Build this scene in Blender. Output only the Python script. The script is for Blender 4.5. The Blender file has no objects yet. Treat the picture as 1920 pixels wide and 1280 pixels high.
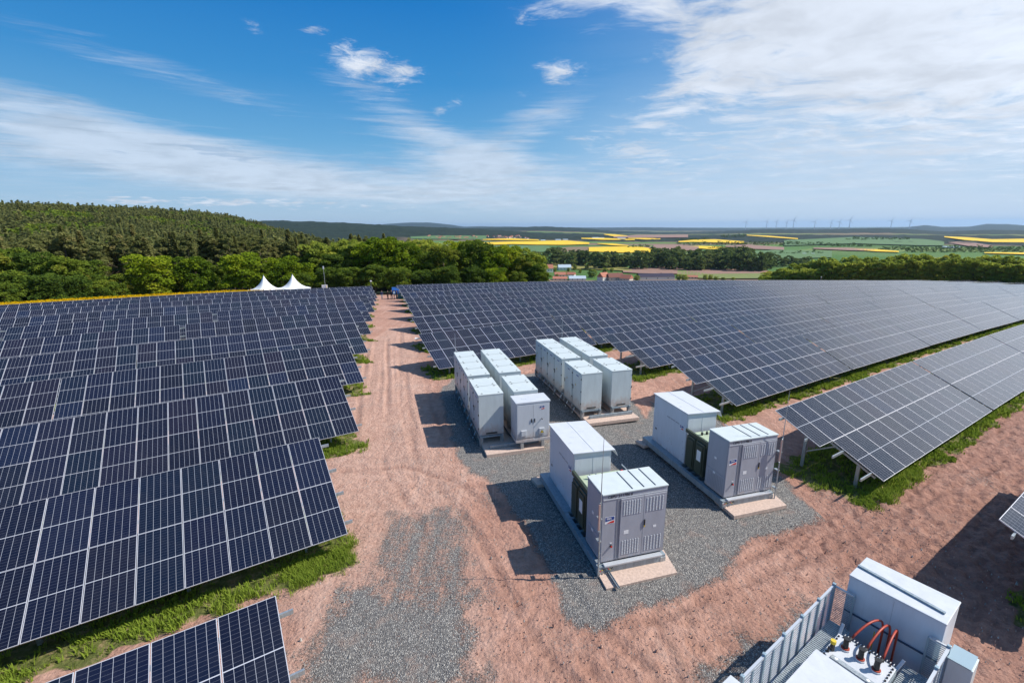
import bpy, bmesh, math, random
import numpy as np
from mathutils import Vector, Matrix, Euler
R_ = math.radians
C = bpy.context.scene.collection
SC = bpy.context.scene
rng = np.random.default_rng(7)
random.seed(7)

# ------------------------------------------------------------------ camera
CAMZ = 10.95
cR = Vector((0.9999628530509935, -0.0020722198929854383, -0.00836650601100895))
cU = Vector((0.008619310768102835, 0.24040703161638474, 0.9706338993829143))
cF = Vector((0.0, 0.9706699568103021, -0.24041596233587798))
FPX = 866.907
cam = bpy.data.cameras.new("camera"); co = bpy.data.objects.new("camera", cam); C.objects.link(co)
cam.sensor_width = 36; cam.lens = FPX * 36 / 1920; cam.clip_start = 0.1; cam.clip_end = 90000
co.matrix_world = Matrix(((cR.x, cU.x, -cF.x, 0), (cR.y, cU.y, -cF.y, 0), (cR.z, cU.z, -cF.z, CAMZ), (0, 0, 0, 1)))
SC.camera = co

# ------------------------------------------------------------------ light
SUN_AZ, SUN_EL = R_(90), R_(46.5)
sv = Vector((math.sin(SUN_AZ) * math.cos(SUN_EL), math.cos(SUN_AZ) * math.cos(SUN_EL), math.sin(SUN_EL)))
sl = bpy.data.lights.new("sun", 'SUN'); so = bpy.data.objects.new("sun", sl); C.objects.link(so)
sl.energy = 4.6; sl.angle = R_(0.5); sl.color = (1.0, 0.95, 0.87)
so.rotation_euler = sv.to_track_quat('Z', 'Y').to_euler(); so.location = (30, 0, 60)
SC.view_settings.view_transform = 'Standard'; SC.view_settings.look = 'None'
SC.view_settings.exposure = 0.33; SC.view_settings.gamma = 1.0
SC.cycles.max_bounces = 6; SC.cycles.diffuse_bounces = 3; SC.cycles.glossy_bounces = 3
SC.cycles.transparent_max_bounces = 6; SC.cycles.volume_bounces = 0
SC.cycles.sample_clamp_indirect = 6


class NT:
    """tiny node helper"""
    def __init__(s, tree): s.t = tree; s.n = tree.nodes; s.l = tree.links
    def add(s, typ, **kw):
        n = s.n.new(typ)
        for k, v in kw.items():
            setattr(n, k, v)
        return n
    def set(s, sock, v):
        if hasattr(v, 'is_output') or isinstance(v, bpy.types.NodeSocket): s.l.new(v, sock)
        else: sock.default_value = v
    def math(s, op, a, b=None, c=None, clamp=False):
        n = s.n.new('ShaderNodeMath'); n.operation = op; n.use_clamp = clamp
        s.set(n.inputs[0], a)
        if b is not None: s.set(n.inputs[1], b)
        if c is not None: s.set(n.inputs[2], c)
        return n.outputs[0]
    def vmath(s, op, a, b=None, out=0):
        n = s.n.new('ShaderNodeVectorMath'); n.operation = op
        s.set(n.inputs[0], a)
        if b is not None:
            if op == 'SCALE': s.set(n.inputs[3], b)
            else: s.set(n.inputs[1], b)
        return n.outputs[out]
    def mix(s, fac, a, b, mode='MIX'):
        n = s.n.new('ShaderNodeMix'); n.data_type = 'RGBA'; n.blend_type = mode; n.clamp_factor = True
        s.set(n.inputs[0], fac); s.set(n.inputs[6], a); s.set(n.inputs[7], b)
        return n.outputs[2]
    def ramp(s, fac, stops, interp='LINEAR'):
        n = s.n.new('ShaderNodeValToRGB'); n.color_ramp.interpolation = interp
        e = n.color_ramp.elements
        while len(e) > 1: e.remove(e[-1])
        e[0].position = stops[0][0]; e[0].color = (*stops[0][1], 1)
        for p, c in stops[1:]:
            q = e.new(p); q.color = (*c, 1)
        s.set(n.inputs[0], fac)
        return n.outputs[0]
    def mapr(s, v, a, b, c=0.0, d=1.0, smooth=True):
        n = s.n.new('ShaderNodeMapRange'); n.interpolation_type = 'SMOOTHSTEP' if smooth else 'LINEAR'
        s.set(n.inputs[0], v); s.set(n.inputs[1], a); s.set(n.inputs[2], b); s.set(n.inputs[3], c); s.set(n.inputs[4], d)
        return n.outputs[0]
    def noise(s, vec, scale, detail=4, rough=0.55, dist=0.0, out=0):
        n = s.n.new('ShaderNodeTexNoise')
        if vec is not None: s.set(n.inputs['Vector'], vec)
        n.inputs['Scale'].default_value = scale; n.inputs['Detail'].default_value = detail
        n.inputs['Roughness'].default_value = rough; n.inputs['Distortion'].default_value = dist
        return n.outputs[out]
    def voro(s, vec, scale, feature='F1', out=0, rnd=1.0):
        n = s.n.new('ShaderNodeTexVoronoi'); n.feature = feature
        if vec is not None: s.set(n.inputs['Vector'], vec)
        n.inputs['Scale'].default_value = scale; n.inputs['Randomness'].default_value = rnd
        return n.outputs[out]
    def mapping(s, vec, loc=(0, 0, 0), rot=(0, 0, 0), sc=(1, 1, 1)):
        n = s.n.new('ShaderNodeMapping'); s.set(n.inputs[0], vec)
        n.inputs[1].default_value = loc; n.inputs[2].default_value = rot; n.inputs[3].default_value = sc
        return n.outputs[0]
    def comb(s, x, y, z):
        n = s.n.new('ShaderNodeCombineXYZ'); s.set(n.inputs[0], x); s.set(n.inputs[1], y); s.set(n.inputs[2], z)
        return n.outputs[0]
    def sep(s, v):
        n = s.n.new('ShaderNodeSeparateXYZ'); s.set(n.inputs[0], v); return n.outputs
    def attr(s, name, out='Fac'):
        n = s.n.new('ShaderNodeAttribute'); n.attribute_name = name; return n.outputs[out]
    def bump(s, h, strength=0.5, dist=0.02, nrm=None):
        n = s.n.new('ShaderNodeBump'); s.set(n.inputs['Height'], h)
        n.inputs['Strength'].default_value = strength; n.inputs['Distance'].default_value = dist
        if nrm is not None: s.set(n.inputs['Normal'], nrm)
        return n.outputs[0]


# ------------------------------------------------------------------ world: physical sky with a procedural cloud layer
def build_world():
    w = bpy.data.worlds.new("World"); SC.world = w; w.use_nodes = True
    t = w.node_tree; t.nodes.clear(); N = NT(t)
    tc = N.add('ShaderNodeTexCoord')
    d = N.vmath('NORMALIZE', tc.outputs['Generated'])
    x, y, z = N.sep(d)
    sky = N.add('ShaderNodeTexSky'); sky.sky_type = 'NISHITA'; sky.sun_disc = False
    sky.sun_elevation = SUN_EL; sky.sun_rotation = SUN_AZ; sky.altitude = 300; sky.air_density = 1.0; sky.dust_density = 0.6; sky.ozone_density = 2.0
    hs = N.add('ShaderNodeHueSaturation'); N.set(hs.inputs['Color'], sky.outputs[0])
    hs.inputs['Saturation'].default_value = 1.60; hs.inputs['Value'].default_value = 1.55; hs.inputs['Hue'].default_value = 0.492
    col = hs.outputs[0]
    deg = 57.2958
    az = N.math('MULTIPLY', N.math('ARCTAN2', x, y), deg)
    el = N.math('MULTIPLY', N.math('ARCSINE', z), deg)

    def blob(a0, e0, sa, se, rot=0.0, amp=1.0):
        da = N.math('SUBTRACT', az, a0); de = N.math('SUBTRACT', el, e0)
        if rot:
            c, s = math.cos(R_(rot)), math.sin(R_(rot))
            u = N.math('ADD', N.math('MULTIPLY', da, c), N.math('MULTIPLY', de, s))
            v = N.math('SUBTRACT', N.math('MULTIPLY', de, c), N.math('MULTIPLY', da, s))
        else: u, v = da, de
        q = N.math('ADD', N.math('POWER', N.math('DIVIDE', u, sa), 2.0), N.math('POWER', N.math('DIVIDE', v, se), 2.0))
        g = N.math('EXPONENT', N.math('MULTIPLY', q, -1.0))
        return N.math('MULTIPLY', g, amp) if amp != 1.0 else g

    def addl(l):
        r = l[0]
        for k in l[1:]: r = N.math('ADD', r, k)
        return r
    # layer coordinates: a flat cloud deck seen in perspective
    inv = N.math('DIVIDE', 1.0, N.math('ADD', N.math('MAXIMUM', z, 0.0), 0.10))
    P = N.comb(N.math('MULTIPLY', x, inv), N.math('MULTIPLY', y, inv), 0.0)
    A = N.comb(az, N.math('MULTIPLY', el, 1.6), 0.0)
    warp = N.noise(P, 1.3, 3, 0.5, out=1)
    tint = None
    Pw = N.vmath('ADD', P, N.vmath('SCALE', N.vmath('SUBTRACT', warp, (0.5, 0.5, 0.5)), 0.55))
    # 1 big fair-weather sheet on the right with ragged edge
    fb = N.noise(N.mapping(Pw, rot=(0, 0, R_(35)), sc=(1.0, 1.9, 1)), 3.0, 11, 0.64)
    fine = N.noise(N.mapping(Pw, rot=(0, 0, R_(35)), sc=(1.0, 2.4, 1)), 9.0, 8, 0.65)
    tex = N.math('ADD', N.math('MULTIPLY', fb, 0.85), N.math('MULTIPLY', fine, 0.28)); tex = N.math('ADD', N.math('MULTIPLY', N.math('SUBTRACT', tex, 0.56), 1.45), 0.50)
    cov = addl([blob(27, 19, 14, 5.5, -8, 0.60), blob(37, 13.5, 15, 4.2, -4, 0.48), blob(19, 13.5, 6, 3.0, 20, 0.34), blob(44, 21, 18, 5, 0, 0.3), blob(30, 7.5, 26, 5.0, 0, 0.33),
                blob(8, 22.5, 10, 2.2, 0, 0.42), blob(62, 16, 20, 16, 0, 0.75), blob(12, 8, 12, 3, -25, 0.22), blob(23, 25, 9, 4, 0, .2), blob(3, 15.5, 6, 2.2, 20, .22), blob(-6, 15, 4, 1.5, 30, .14)])
    m1 = N.math('MULTIPLY', N.mapr(N.math('ADD', tex, cov), 0.80, 1.30), 0.95)
    # 2 thin streaked veil, left and centre
    st = N.noise(N.mapping(A, rot=(0, 0, R_(9)), sc=(0.05, 0.50, 1)), 1.0, 9, 0.66, 0.8)
    st2 = N.noise(N.mapping(A, rot=(0, 0, R_(6)), sc=(0.20, 1.25, 1)), 1.0, 8, 0.68, 0.6)
    stx = N.math('ADD', N.math('MULTIPLY', st, 0.62), N.math('MULTIPLY', st2, 0.38))
    cov2 = addl([blob(-40, 8.6, 17, 2.8, -16, 0.38), blob(-24, 5.4, 22, 2.8, -8, 0.38), blob(-2, 4.2, 24, 2.8, -4, 0.30), blob(-48, 5, 14, 3.2, 0, 0.32), blob(35, 6, 25, 6, 0, .34), blob(-12, 12, 13, 2.8, -28, 0.32), blob(3, 11.5, 10, 2.6, 28, 0.34), blob(-28, 13, 9, 1.8, -10, .20), blob(-40, 15, 12, 1.8, -12, .22), blob(-4, 8, 14, 2.2, -10, .22)])
    m2 = N.math('MULTIPLY', N.mapr(N.math('ADD', stx, cov2), 0.68, 1.12), 0.66)
    # 3 single puffs
    pn = N.noise(N.mapping(A, rot=(0, 0, R_(20)), sc=(0.38, 0.75, 1)), 1.0, 10, 0.74, 0.5)
    cov3 = addl([blob(-15.9, 16.9, 3.0, 1.3, 8, 0.50), blob(-14, 14.5, 6, 1.6, -20, 0.22), blob(-11.5, 16.1, 2.2, 1.0, 0, 0.5), blob(-26.2, 18.8, 1.3, .8, -20, 0.42), blob(-20.6, 19.0, 1.6, .5, 0, 0.42), blob(5.4, 16.2, 3.0, 1.3, 0, 0.52),
                 blob(-18, 18.0, 1.5, .6, 20, .3), blob(-7, 13, 3.4, .7, 25, .30), blob(2, 21, 2.0, .9, 0, .3)])
    m3 = N.mapr(N.math('ADD', N.math('MULTIPLY', pn, 1.15), cov3), 0.78, 1.25)
    # 4 little fair-weather cumulus rows low above the horizon
    pn4 = N.noise(N.mapping(A, sc=(0.30, 1.05, 1), loc=(3, 0, 0)), 1.0, 7, 0.62)
    pn5 = N.noise(N.mapping(A, sc=(0.75, 2.4, 1), loc=(9, 4, 0)), 1.0, 3, 0.5)
    cov4 = addl([blob(-36, 2.6, 22, .8, 0, 0.30), blob(-8, 2.1, 16, .8, 0, 0.19), blob(36, 2.6, 14, 1.1, 0, 0.17), blob(-26, 3.2, 10, .7, 0, .1)])
    m4 = N.math('MULTIPLY', N.mapr(N.math('ADD', N.math('ADD', N.math('MULTIPLY', pn4, .5), N.math('MULTIPLY', pn5, .5)), cov4), 0.76, 0.94), 0.9)
    veil = N.math('MULTIPLY', N.math('MULTIPLY', N.mapr(az, -8, 30, 0.0, 0.85), N.mapr(el, 5, 18, 1.0, 0.25)), N.mapr(N.noise(N.mapping(A, rot=(0, 0, R_(-14)), sc=(0.035, 0.20, 1)), 1.0, 6, 0.6), 0.25, 0.7, 0.55, 1.0))
    one = lambda m: N.math('SUBTRACT', 1.0, m)
    m = one(N.math('MULTIPLY', N.math('MULTIPLY', one(m1), one(m2)), N.math('MULTIPLY', one(m3), one(m4))))
    m = N.math('MULTIPLY', m, N.mapr(z, -0.002, 0.012))
    # cloud brightness: thicker parts a little greyer underneath
    thick = N.noise(N.mapping(Pw, loc=(0.12, 0.0, 3)), 3.1, 6, 0.6)
    cb = N.mapr(thick, 0.28, 0.68, 5.6, 7.2)
    ccol = N.vmath('SCALE', (0.88, 0.955, 1.08), cb)
    sh = N.mapr(N.noise(N.mapping(A, rot=(0, 0, R_(-9)), sc=(0.09, 0.8, 1), loc=(5, 7, 0)), 1.0, 5, 0.6), 0.54, 0.70, 1.0, 0.74)
    ccol = N.vmath('SCALE', ccol, N.math('ADD', 1.0, blob(70, 18, 18, 18, 0, 1.05)))       # sunward cloud glow, added right of the view to brighten panel reflections
    left = N.mapr(az, -50, 20, 1.0, 0.0)
    ccol = N.vmath('SCALE', ccol, N.math('SUBTRACT', 1.0, N.math('MULTIPLY', N.math('SUBTRACT', 1.0, sh), left)))
    deep = N.mapr(az, -60, 55, 0.70, 1.06)          # the sky is deepest blue away from the sun
    hor = N.mapr(el, 0.0, 14, 1.0, 0.0)
    tint = N.ramp(N.mapr(el, 0, 50, 0, 1, False), [(0.0, (.345, .480, .630)), (.08, (.250, .415, .605)), (.18, (.115, .315, .550)), (.30, (.042, .220, .500)), (.44, (.014, .155, .450)), (.9, (.035, .130, .350))])
    tint = N.vmath('SCALE', tint, 10.0)
    tint = N.mix(N.mapr(az, 0, 60, 0.0, 0.55), tint, (3.0, 4.3, 6.0, 1))
    col = N.mix(0.90, N.vmath('SCALE', col, deep), tint)
    col = N.mix(N.math('MULTIPLY', veil, 0.9), col, (4.9, 5.9, 7.2, 1))
    out = N.mix(m, col, ccol)
    smn = N.noise(N.mapping(A, rot=(0, 0, R_(6)), sc=(0.28, 1.5, 1), loc=(2, 5, 0)), 1.0, 7, 0.62, 0.4)
    smc = addl([blob(-31, 7.6, 5, .9, -10, .40), blob(-42, 6.8, 8, .8, -4, .34), blob(-13, 6.4, 7, .8, -6, .36), blob(-22, 6.3, 8, .8, -8, .24), blob(-36, 4.6, 12, .8, 0, .22)])
    out = N.mix(N.math('MULTIPLY', N.mapr(N.math('ADD', smn, smc), 0.80, 0.98), 0.62), out, (2.7, 3.9, 5.5, 1))
    bg = N.add('ShaderNodeBackground'); N.set(bg.inputs[0], out); bg.inputs[1].default_value = 0.10
    ow = N.add('ShaderNodeOutputWorld'); t.links.new(bg.outputs[0], ow.inputs[0])


build_world()


# ------------------------------------------------------------------ materials
def mat(name, base=(0.5, 0.5, 0.5), rough=0.6, metal=0.0, spec=0.5, var=0.0, vscale=3.0, bump=0.0, bscale=40.0, coat=0.0, dirt=False):
    m = bpy.data.materials.new(name); m.use_nodes = True
    N = NT(m.node_tree); b = m.node_tree.nodes['Principled BSDF']
    b.inputs['Roughness'].default_value = rough; b.inputs['Metallic'].default_value = metal
    b.inputs['Specular IOR Level'].default_value = spec; b.inputs['Coat Weight'].default_value = coat
    if var > 0:
        tc = N.add('ShaderNodeTexCoord')
        n = N.noise(N.mapping(tc.outputs['Object'], sc=(2.2, 2.2, .5)), vscale, 8, 0.7)
        f = N.mapr(n, 0.3, 0.7)
        lo = tuple(c * (1 - var) for c in base) + (1,); hi = tuple(min(1, c * (1 + var * 0.6)) for c in base) + (1,)
        c = N.mix(f, lo, hi)
        if dirt:
            ox, oy, oz = N.sep(tc.outputs['Object'])
            sp = N.noise(N.mapping(tc.outputs['Object'], sc=(1, 1, .6)), 5.0, 7, 0.75)
            c = N.mix(N.math('MULTIPLY', N.mapr(N.math('SUBTRACT', oz, N.math('MULTIPLY', sp, 0.9)), -0.35, 0.25, 0.65, 0.0), N.mapr(sp, .3, .6, .3, 1)), c, (0.42, 0.30, 0.24, 1))
            st = N.noise(N.mapping(tc.outputs['Object'], sc=(22, 22, .9)), 1.0, 4, 0.6)
            c = N.mix(N.mapr(st, 0.56, 0.74, 0.0, 0.22), c, tuple(q * .62 for q in base) + (1,))
        N.set(b.inputs['Base Color'], c)
        N.set(b.inputs['Roughness'], N.mapr(n, 0.3, 0.7, max(0.05, rough - 0.1), min(1, rough + 0.1)))
    else: b.inputs['Base Color'].default_value = (*base, 1)
    if bump > 0:
        tc = N.add('ShaderNodeTexCoord')
        N.set(b.inputs['Normal'], N.bump(N.noise(tc.outputs['Object'], bscale, 5, 0.6), bump, 0.01))
    return m


M = {}
M['white'] = mat('white_paint', (0.58, 0.60, 0.63), 0.36, var=0.05, vscale=1.6, dirt=True)
M['white_body'] = mat('white_enclosure_paint', (0.60, 0.64, 0.69), 0.42, var=0.07, vscale=1.1, dirt=True)
M['cabinet'] = mat('light_grey_cabinet_paint', (0.53, 0.59, 0.60), 0.38, var=0.07, vscale=1.5, dirt=True)
M['cabinet_roof'] = mat('cabinet_roof_paint', (0.57, 0.62, 0.61), 0.42, var=0.05, vscale=1.5)
M['grey'] = mat('grey_inverter_paint', (0.37, 0.38, 0.425), 0.42, var=0.08, vscale=1.3, dirt=True)
M['grey_d'] = mat('dark_grey_door_paint', (0.25, 0.26, 0.295), 0.45, var=0.08, vscale=2)
M['slot'] = mat('vent_slot', (0.58, 0.60, 0.63), 0.5)
M['dark'] = mat('black_plastic', (0.015, 0.015, 0.017), 0.45)
M['rail_d'] = mat('dark_blue_rail', (0.045, 0.06, 0.10), 0.5)
M['green'] = mat('transformer_green', (0.045, 0.062, 0.042), 0.4, var=0.15)
M['green_l'] = mat('transformer_light_green', (0.42, 0.50, 0.36), 0.5, var=0.1)
M['galv'] = mat('galvanised_steel', (0.42, 0.46, 0.48), 0.42, 0.55, var=0.22, vscale=9)
M['galv_d'] = mat('weathered_galvanised_beam', (0.30, 0.36, 0.40), 0.5, 0.3, var=0.25, vscale=5)
M['alu'] = mat('aluminium', (0.55, 0.58, 0.62), 0.42, 0.35)
M['mesh_steel'] = mat('grating_steel', (0.30, 0.40, 0.46), 0.45, 0.4)
M['conc'] = mat('concrete', (0.36, 0.34, 0.32), 0.9, var=0.2, vscale=7, bump=0.3)
M['slab'] = mat('dusty_concrete_slab', (0.56, 0.42, 0.345), 0.95, var=0.22, vscale=5, bump=0.4, bscale=25)
M['orange'] = mat('orange_cable', (0.40, 0.050, 0.025), 0.5, var=0.15, vscale=14)
M['yellow'] = mat('yellow_tag', (0.72, 0.50, 0.03), 0.6)
M['red'] = mat('signal_red', (0.62, 0.03, 0.02), 0.5)
M['logo_b'] = mat('logo_blue', (0.01, 0.05, 0.25), 0.5)
M['sign_w'] = mat('sticker_white', (0.8, 0.8, 0.8), 0.5)
M['fabric'] = mat('white_tent_fabric', (0.80, 0.81, 0.82), 0.8)
M['blue_t'] = mat('blue_tarpaulin', (0.01, 0.07, 0.27), 0.6, var=0.2, vscale=3)
M['teal_t'] = mat('teal_side_cloth', (0.05, 0.25, 0.28), 0.6, var=0.3, vscale=4)
M['bark'] = mat('bark', (0.13, 0.095, 0.07), 0.9, var=0.35, vscale=6, bump=0.6, bscale=12)
M['copper'] = mat('dusty_pink_conduit', (0.50, 0.33, 0.28), 0.6)
M['tan'] = mat('sand_wall_plaster', (0.62, 0.55, 0.46), 0.9, var=0.1)
M['plaster'] = mat('white_wall_plaster', (0.72, 0.70, 0.66), 0.9, var=0.1)
M['tile'] = mat('red_roof_tile', (0.42, 0.16, 0.10), 0.85, var=0.25, vscale=1.5, bump=0.3, bscale=3)
M['tile_d'] = mat('brown_roof_tile', (0.22, 0.085, 0.06), 0.85, var=0.25, vscale=1.5)
M['roof_b'] = mat('pale_sheet_roof', (0.42, 0.50, 0.56), 0.5, var=0.1)
M['roof_k'] = mat('dark_solar_roof', (0.05, 0.035, 0.045), 0.3)
M['win'] = mat('dark_window_glass', (0.03, 0.035, 0.04), 0.15)
M['skin'] = mat('skin', (0.52, 0.31, 0.22), 0.6)
M['hair'] = mat('hair', (0.05, 0.035, 0.025), 0.7)


def glass_material():
    m = bpy.data.materials.new('solar_cell_glass'); m.use_nodes = True
    N = NT(m.node_tree); b = m.node_tree.nodes['Principled BSDF']
    uv = N.add('ShaderNodeUVMap').outputs[0]
    u, v, _ = N.sep(uv)
    def line(c, n, half, lo=0.0, hi=1.0):        # 1 on grid lines of n cells
        f = N.math('FRACT', N.math('ADD', N.math('MULTIPLY', c, n), 0.5))
        dd = N.math('ABSOLUTE', N.math('SUBTRACT', f, 0.5))
        return N.math('LESS_THAN', dd, half * n)
    colm = line(u, 6.0, 0.0034)
    rowm = line(v, 24.0, 0.0014)
    mid = N.math('LESS_THAN', N.math('ABSOLUTE', N.math('SUBTRACT', v, 0.5)), 0.0046)
    bus = line(u, 54.0, 0.0008)
    oi = N.add('ShaderNodeObjectInfo').outputs['Random']
    pv = N.attr('panel_tone')                      # per-module tone on merged far tables
    tone = N.math('FRACT', N.math('ADD', oi, pv))
    cellc = N.ramp(tone, [(0, (0.0035, 0.0045, 0.012)), (0.35, (0.0045, 0.0065, 0.022)), (0.6, (0.0030, 0.0085, 0.020)), (0.85, (0.0085, 0.0070, 0.018)), (1, (0.0040, 0.0100, 0.032))])
    cellv = N.voro(N.comb(N.math('MULTIPLY', u, 6.0), N.math('MULTIPLY', v, 24.0), oi), 1.0, out=1, rnd=0.0)
    c = cellc
    c = N.mix(N.math('MULTIPLY', bus, 0.05), c, (0.30, 0.32, 0.38, 1))
    c = N.mix(N.math('MULTIPLY', rowm, 0.20), c, (0.34, 0.36, 0.42, 1))
    c = N.mix(N.math('MULTIPLY', colm, 0.72), c, (0.50, 0.52, 0.58, 1))
    c = N.mix(N.math('MULTIPLY', mid, 0.80), c, (0.56, 0.58, 0.64, 1))
    tc = N.add('ShaderNodeTexCoord').outputs['Object']
    dn = N.noise(tc, 2.2, 5, 0.7)
    dust = N.mapr(dn, 0.35, 0.8, 0.0, 0.02)
    c = N.mix(dust, c, (0.40, 0.34, 0.30, 1))
    sp = N.voro(tc, 3.2, out=0)                     # rare bird droppings
    rare = N.math('LESS_THAN', sp, 0.018)
    c = N.mix(rare, c, (0.6, 0.6, 0.58, 1))
    N.set(b.inputs['Base Color'], c)
    b.inputs['Roughness'].default_value = 0.13
    b.inputs['IOR'].default_value = 1.48; b.inputs['Specular IOR Level'].default_value = 0.45
    return m


M['glass'] = glass_material()
M['frame'] = mat('module_frame_aluminium', (0.60, 0.60, 0.64), 0.42, 0.25)


def leaf_material(name, stops, trans=0.25):
    m = bpy.data.materials.new(name); m.use_nodes = True
    t = m.node_tree; t.nodes.clear(); N = NT(t)
    tone = N.attr('tone'); oi = N.add('ShaderNodeObjectInfo').outputs['Random']
    f = N.math('ADD', N.math('MULTIPLY', tone, 0.55), N.math('MULTIPLY', oi, 0.45))
    c = N.ramp(f, stops)
    df = N.add('ShaderNodeBsdfDiffuse'); N.set(df.inputs[0], c); df.inputs[1].default_value = 0.5
    tr = N.add('ShaderNodeBsdfTranslucent'); N.set(tr.inputs[0], c)
    mx = N.add('ShaderNodeMixShader'); mx.inputs[0].default_value = trans
    t.links.new(df.outputs[0], mx.inputs[1]); t.links.new(tr.outputs[0], mx.inputs[2])
    o = N.add('ShaderNodeOutputMaterial'); t.links.new(mx.outputs[0], o.inputs[0])
    return m


M['leaf'] = leaf_material('spring_foliage', [(0, (0.075, 0.130, 0.018)), (0.3, (0.17, 0.25, 0.020)), (0.65, (0.31, 0.38, 0.025)), (1, (0.42, 0.40, 0.040))], 0.38)
M['leaf2'] = leaf_material('valley_foliage', [(0, (0.085, 0.125, 0.040)), (0.5, (0.16, 0.21, 0.06)), (1, (0.26, 0.28, 0.09))], 0.4)
M['leaf3'] = leaf_material('young_wood_foliage', [(0, (0.16, 0.20, 0.04)), (0.4, (0.32, 0.38, 0.06)), (0.75, (0.46, 0.50, 0.08)), (1, (0.56, 0.46, 0.08))], 0.5)
M['leaf0'] = leaf_material('forest_edge_foliage', [(0, (0.055, 0.095, 0.020)), (0.35, (0.11, 0.17, 0.028)), (0.7, (0.20, 0.26, 0.032)), (1, (0.30, 0.27, 0.045))], 0.35)
M['needle'] = leaf_material('conifer_needles', [(0, (0.13, 0.15, 0.055)), (0.4, (0.20, 0.215, 0.07)), (0.75, (0.29, 0.28, 0.10)), (1, (0.36, 0.28, 0.12))], 0.42)
M['grass'] = leaf_material('grass_blades', [(0, (0.10, 0.150, 0.024)), (0.45, (0.20, 0.285, 0.036)), (0.75, (0.31, 0.39, 0.060)), (1, (0.50, 0.47, 0.22))], 0.38)
M['rape'] = leaf_material('rapeseed_bloom', [(0, (0.55, 0.36, 0.01)), (1, (0.75, 0.52, 0.012))], 0.2)


# ------------------------------------------------------------------ mesh building
class MB:
    """collects faces and builds one mesh"""
    def __init__(s): s.v = []; s.f = []; s.m = []; s.mats = []; s.T = Matrix.Identity(4)
    def mi(s, m):
        m = M[m] if isinstance(m, str) else m
        if m not in s.mats: s.mats.append(m)
        return s.mats.index(m)
    def raw(s, vs, fs, m):
        o = len(s.v); s.v += [tuple(s.T @ Vector(v)) for v in vs]
        k = s.mi(m)
        for f in fs: s.f.append([i + o for i in f]); s.m.append(k)
        return s
    def box(s, x0, x1, y0, y1, z0, z1, m, bev=0.0):
        if bev > 0:
            bm = bmesh.new(); bmesh.ops.create_cube(bm, size=1)
            for v in bm.verts: v.co = ((x0 + x1) / 2 + v.co.x * (x1 - x0), (y0 + y1) / 2 + v.co.y * (y1 - y0), (z0 + z1) / 2 + v.co.z * (z1 - z0))
            bmesh.ops.bevel(bm, geom=bm.edges[:], offset=bev, segments=2, affect='EDGES', profile=0.6)
            bm.verts.index_update()
            s.raw([tuple(v.co) for v in bm.verts], [[v.index for v in f.verts] for f in bm.faces], m); bm.free(); return s
        vs = [(x0, y0, z0), (x1, y0, z0), (x1, y1, z0), (x0, y1, z0), (x0, y0, z1), (x1, y0, z1), (x1, y1, z1), (x0, y1, z1)]
        return s.raw(vs, [(0, 3, 2, 1), (4, 5, 6, 7), (0, 1, 5, 4), (1, 2, 6, 5), (2, 3, 7, 6), (3, 0, 4, 7)], m)
    def bar(s, a, b, w, h, m, up=(0, 0, 1)):
        a = Vector(a); b = Vector(b); d = (b - a); L = d.length; d.normalize()
        u = Vector(up); x = d.cross(u)
        if x.length < 1e-4: x = d.cross(Vector((1, 0, 0)))
        x.normalize(); z = x.cross(d)
        vs = []
        for q in (a, b):
            for sx, sz in ((-1, -1), (1, -1), (1, 1), (-1, 1)): vs.append(tuple(q + x * (w / 2 * sx) + z * (h / 2 * sz)))
        return s.raw(vs, [(0, 1, 2, 3), (7, 6, 5, 4), (0, 4, 5, 1), (1, 5, 6, 2), (2, 6, 7, 3), (3, 7, 4, 0)], m)
    def tube(s, pts, r, m, n=8, cap=True):
        pts = [Vector(p) for p in pts]; rs = r if isinstance(r, (list, tuple)) else [r] * len(pts)
        vs = []; px = None
        for i, p in enumerate(pts):
            d = (pts[min(i + 1, len(pts) - 1)] - pts[max(i - 1, 0)]).normalized()
            if px is None: px = d.cross(Vector((0.13, 0.31, 0.94)))
            if px.length < 1e-3: px = d.cross(Vector((1, 0, 0)))
            px = (px - d * px.dot(d)).normalized(); py = d.cross(px)
            for k in range(n):
                a = 2 * math.pi * k / n; vs.append(tuple(p + (px * math.cos(a) + py * math.sin(a)) * rs[i]))
        fs = []
        for i in range(len(pts) - 1):
            for k in range(n): fs.append((i * n + k, i * n + (k + 1) % n, (i + 1) * n + (k + 1) % n, (i + 1) * n + k))
        if cap: fs.append(tuple(range(n))[::-1]); fs.append(tuple((len(pts) - 1) * n + k for k in range(n)))
        return s.raw(vs, fs, m)
    def quad(s, a, b, c, d, m): return s.raw([a, b, c, d], [(0, 1, 2, 3)], m)
    def mesh(s, name, smooth=False):
        me = bpy.data.meshes.new(name); me.from_pydata(s.v, [], s.f)
        for mm in s.mats: me.materials.append(mm)
        me.polygons.foreach_set('material_index', s.m)
        if smooth: me.polygons.foreach_set('use_smooth', [True] * len(me.polygons))
        me.update(); return me
    def build(s, name, parent=None, smooth=False, loc=None, rotz=None):
        return link(name, s.mesh(name, smooth), parent, loc, rotz)


def link(name, me, parent=None, loc=None, rotz=None, mw=None):
    o = bpy.data.objects.new(name, me); C.objects.link(o)
    if parent is not None: o.parent = parent
    if loc is not None: o.location = loc
    if rotz is not None: o.rotation_euler = (0, 0, rotz)
    if mw is not None: o.matrix_local = mw
    return o


def tag(o, label, cat=None, group=None, kind=None):
    o['label'] = label
    if cat: o['category'] = cat
    if group: o['group'] = group
    if kind: o['kind'] = kind
    return o


def empty(name, loc=(0, 0, 0), rotz=0.0):
    o = bpy.data.objects.new(name, None); C.objects.link(o); o.location = loc; o.rotation_euler = (0, 0, rotz); o.empty_display_size = 0.3
    return o


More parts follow.
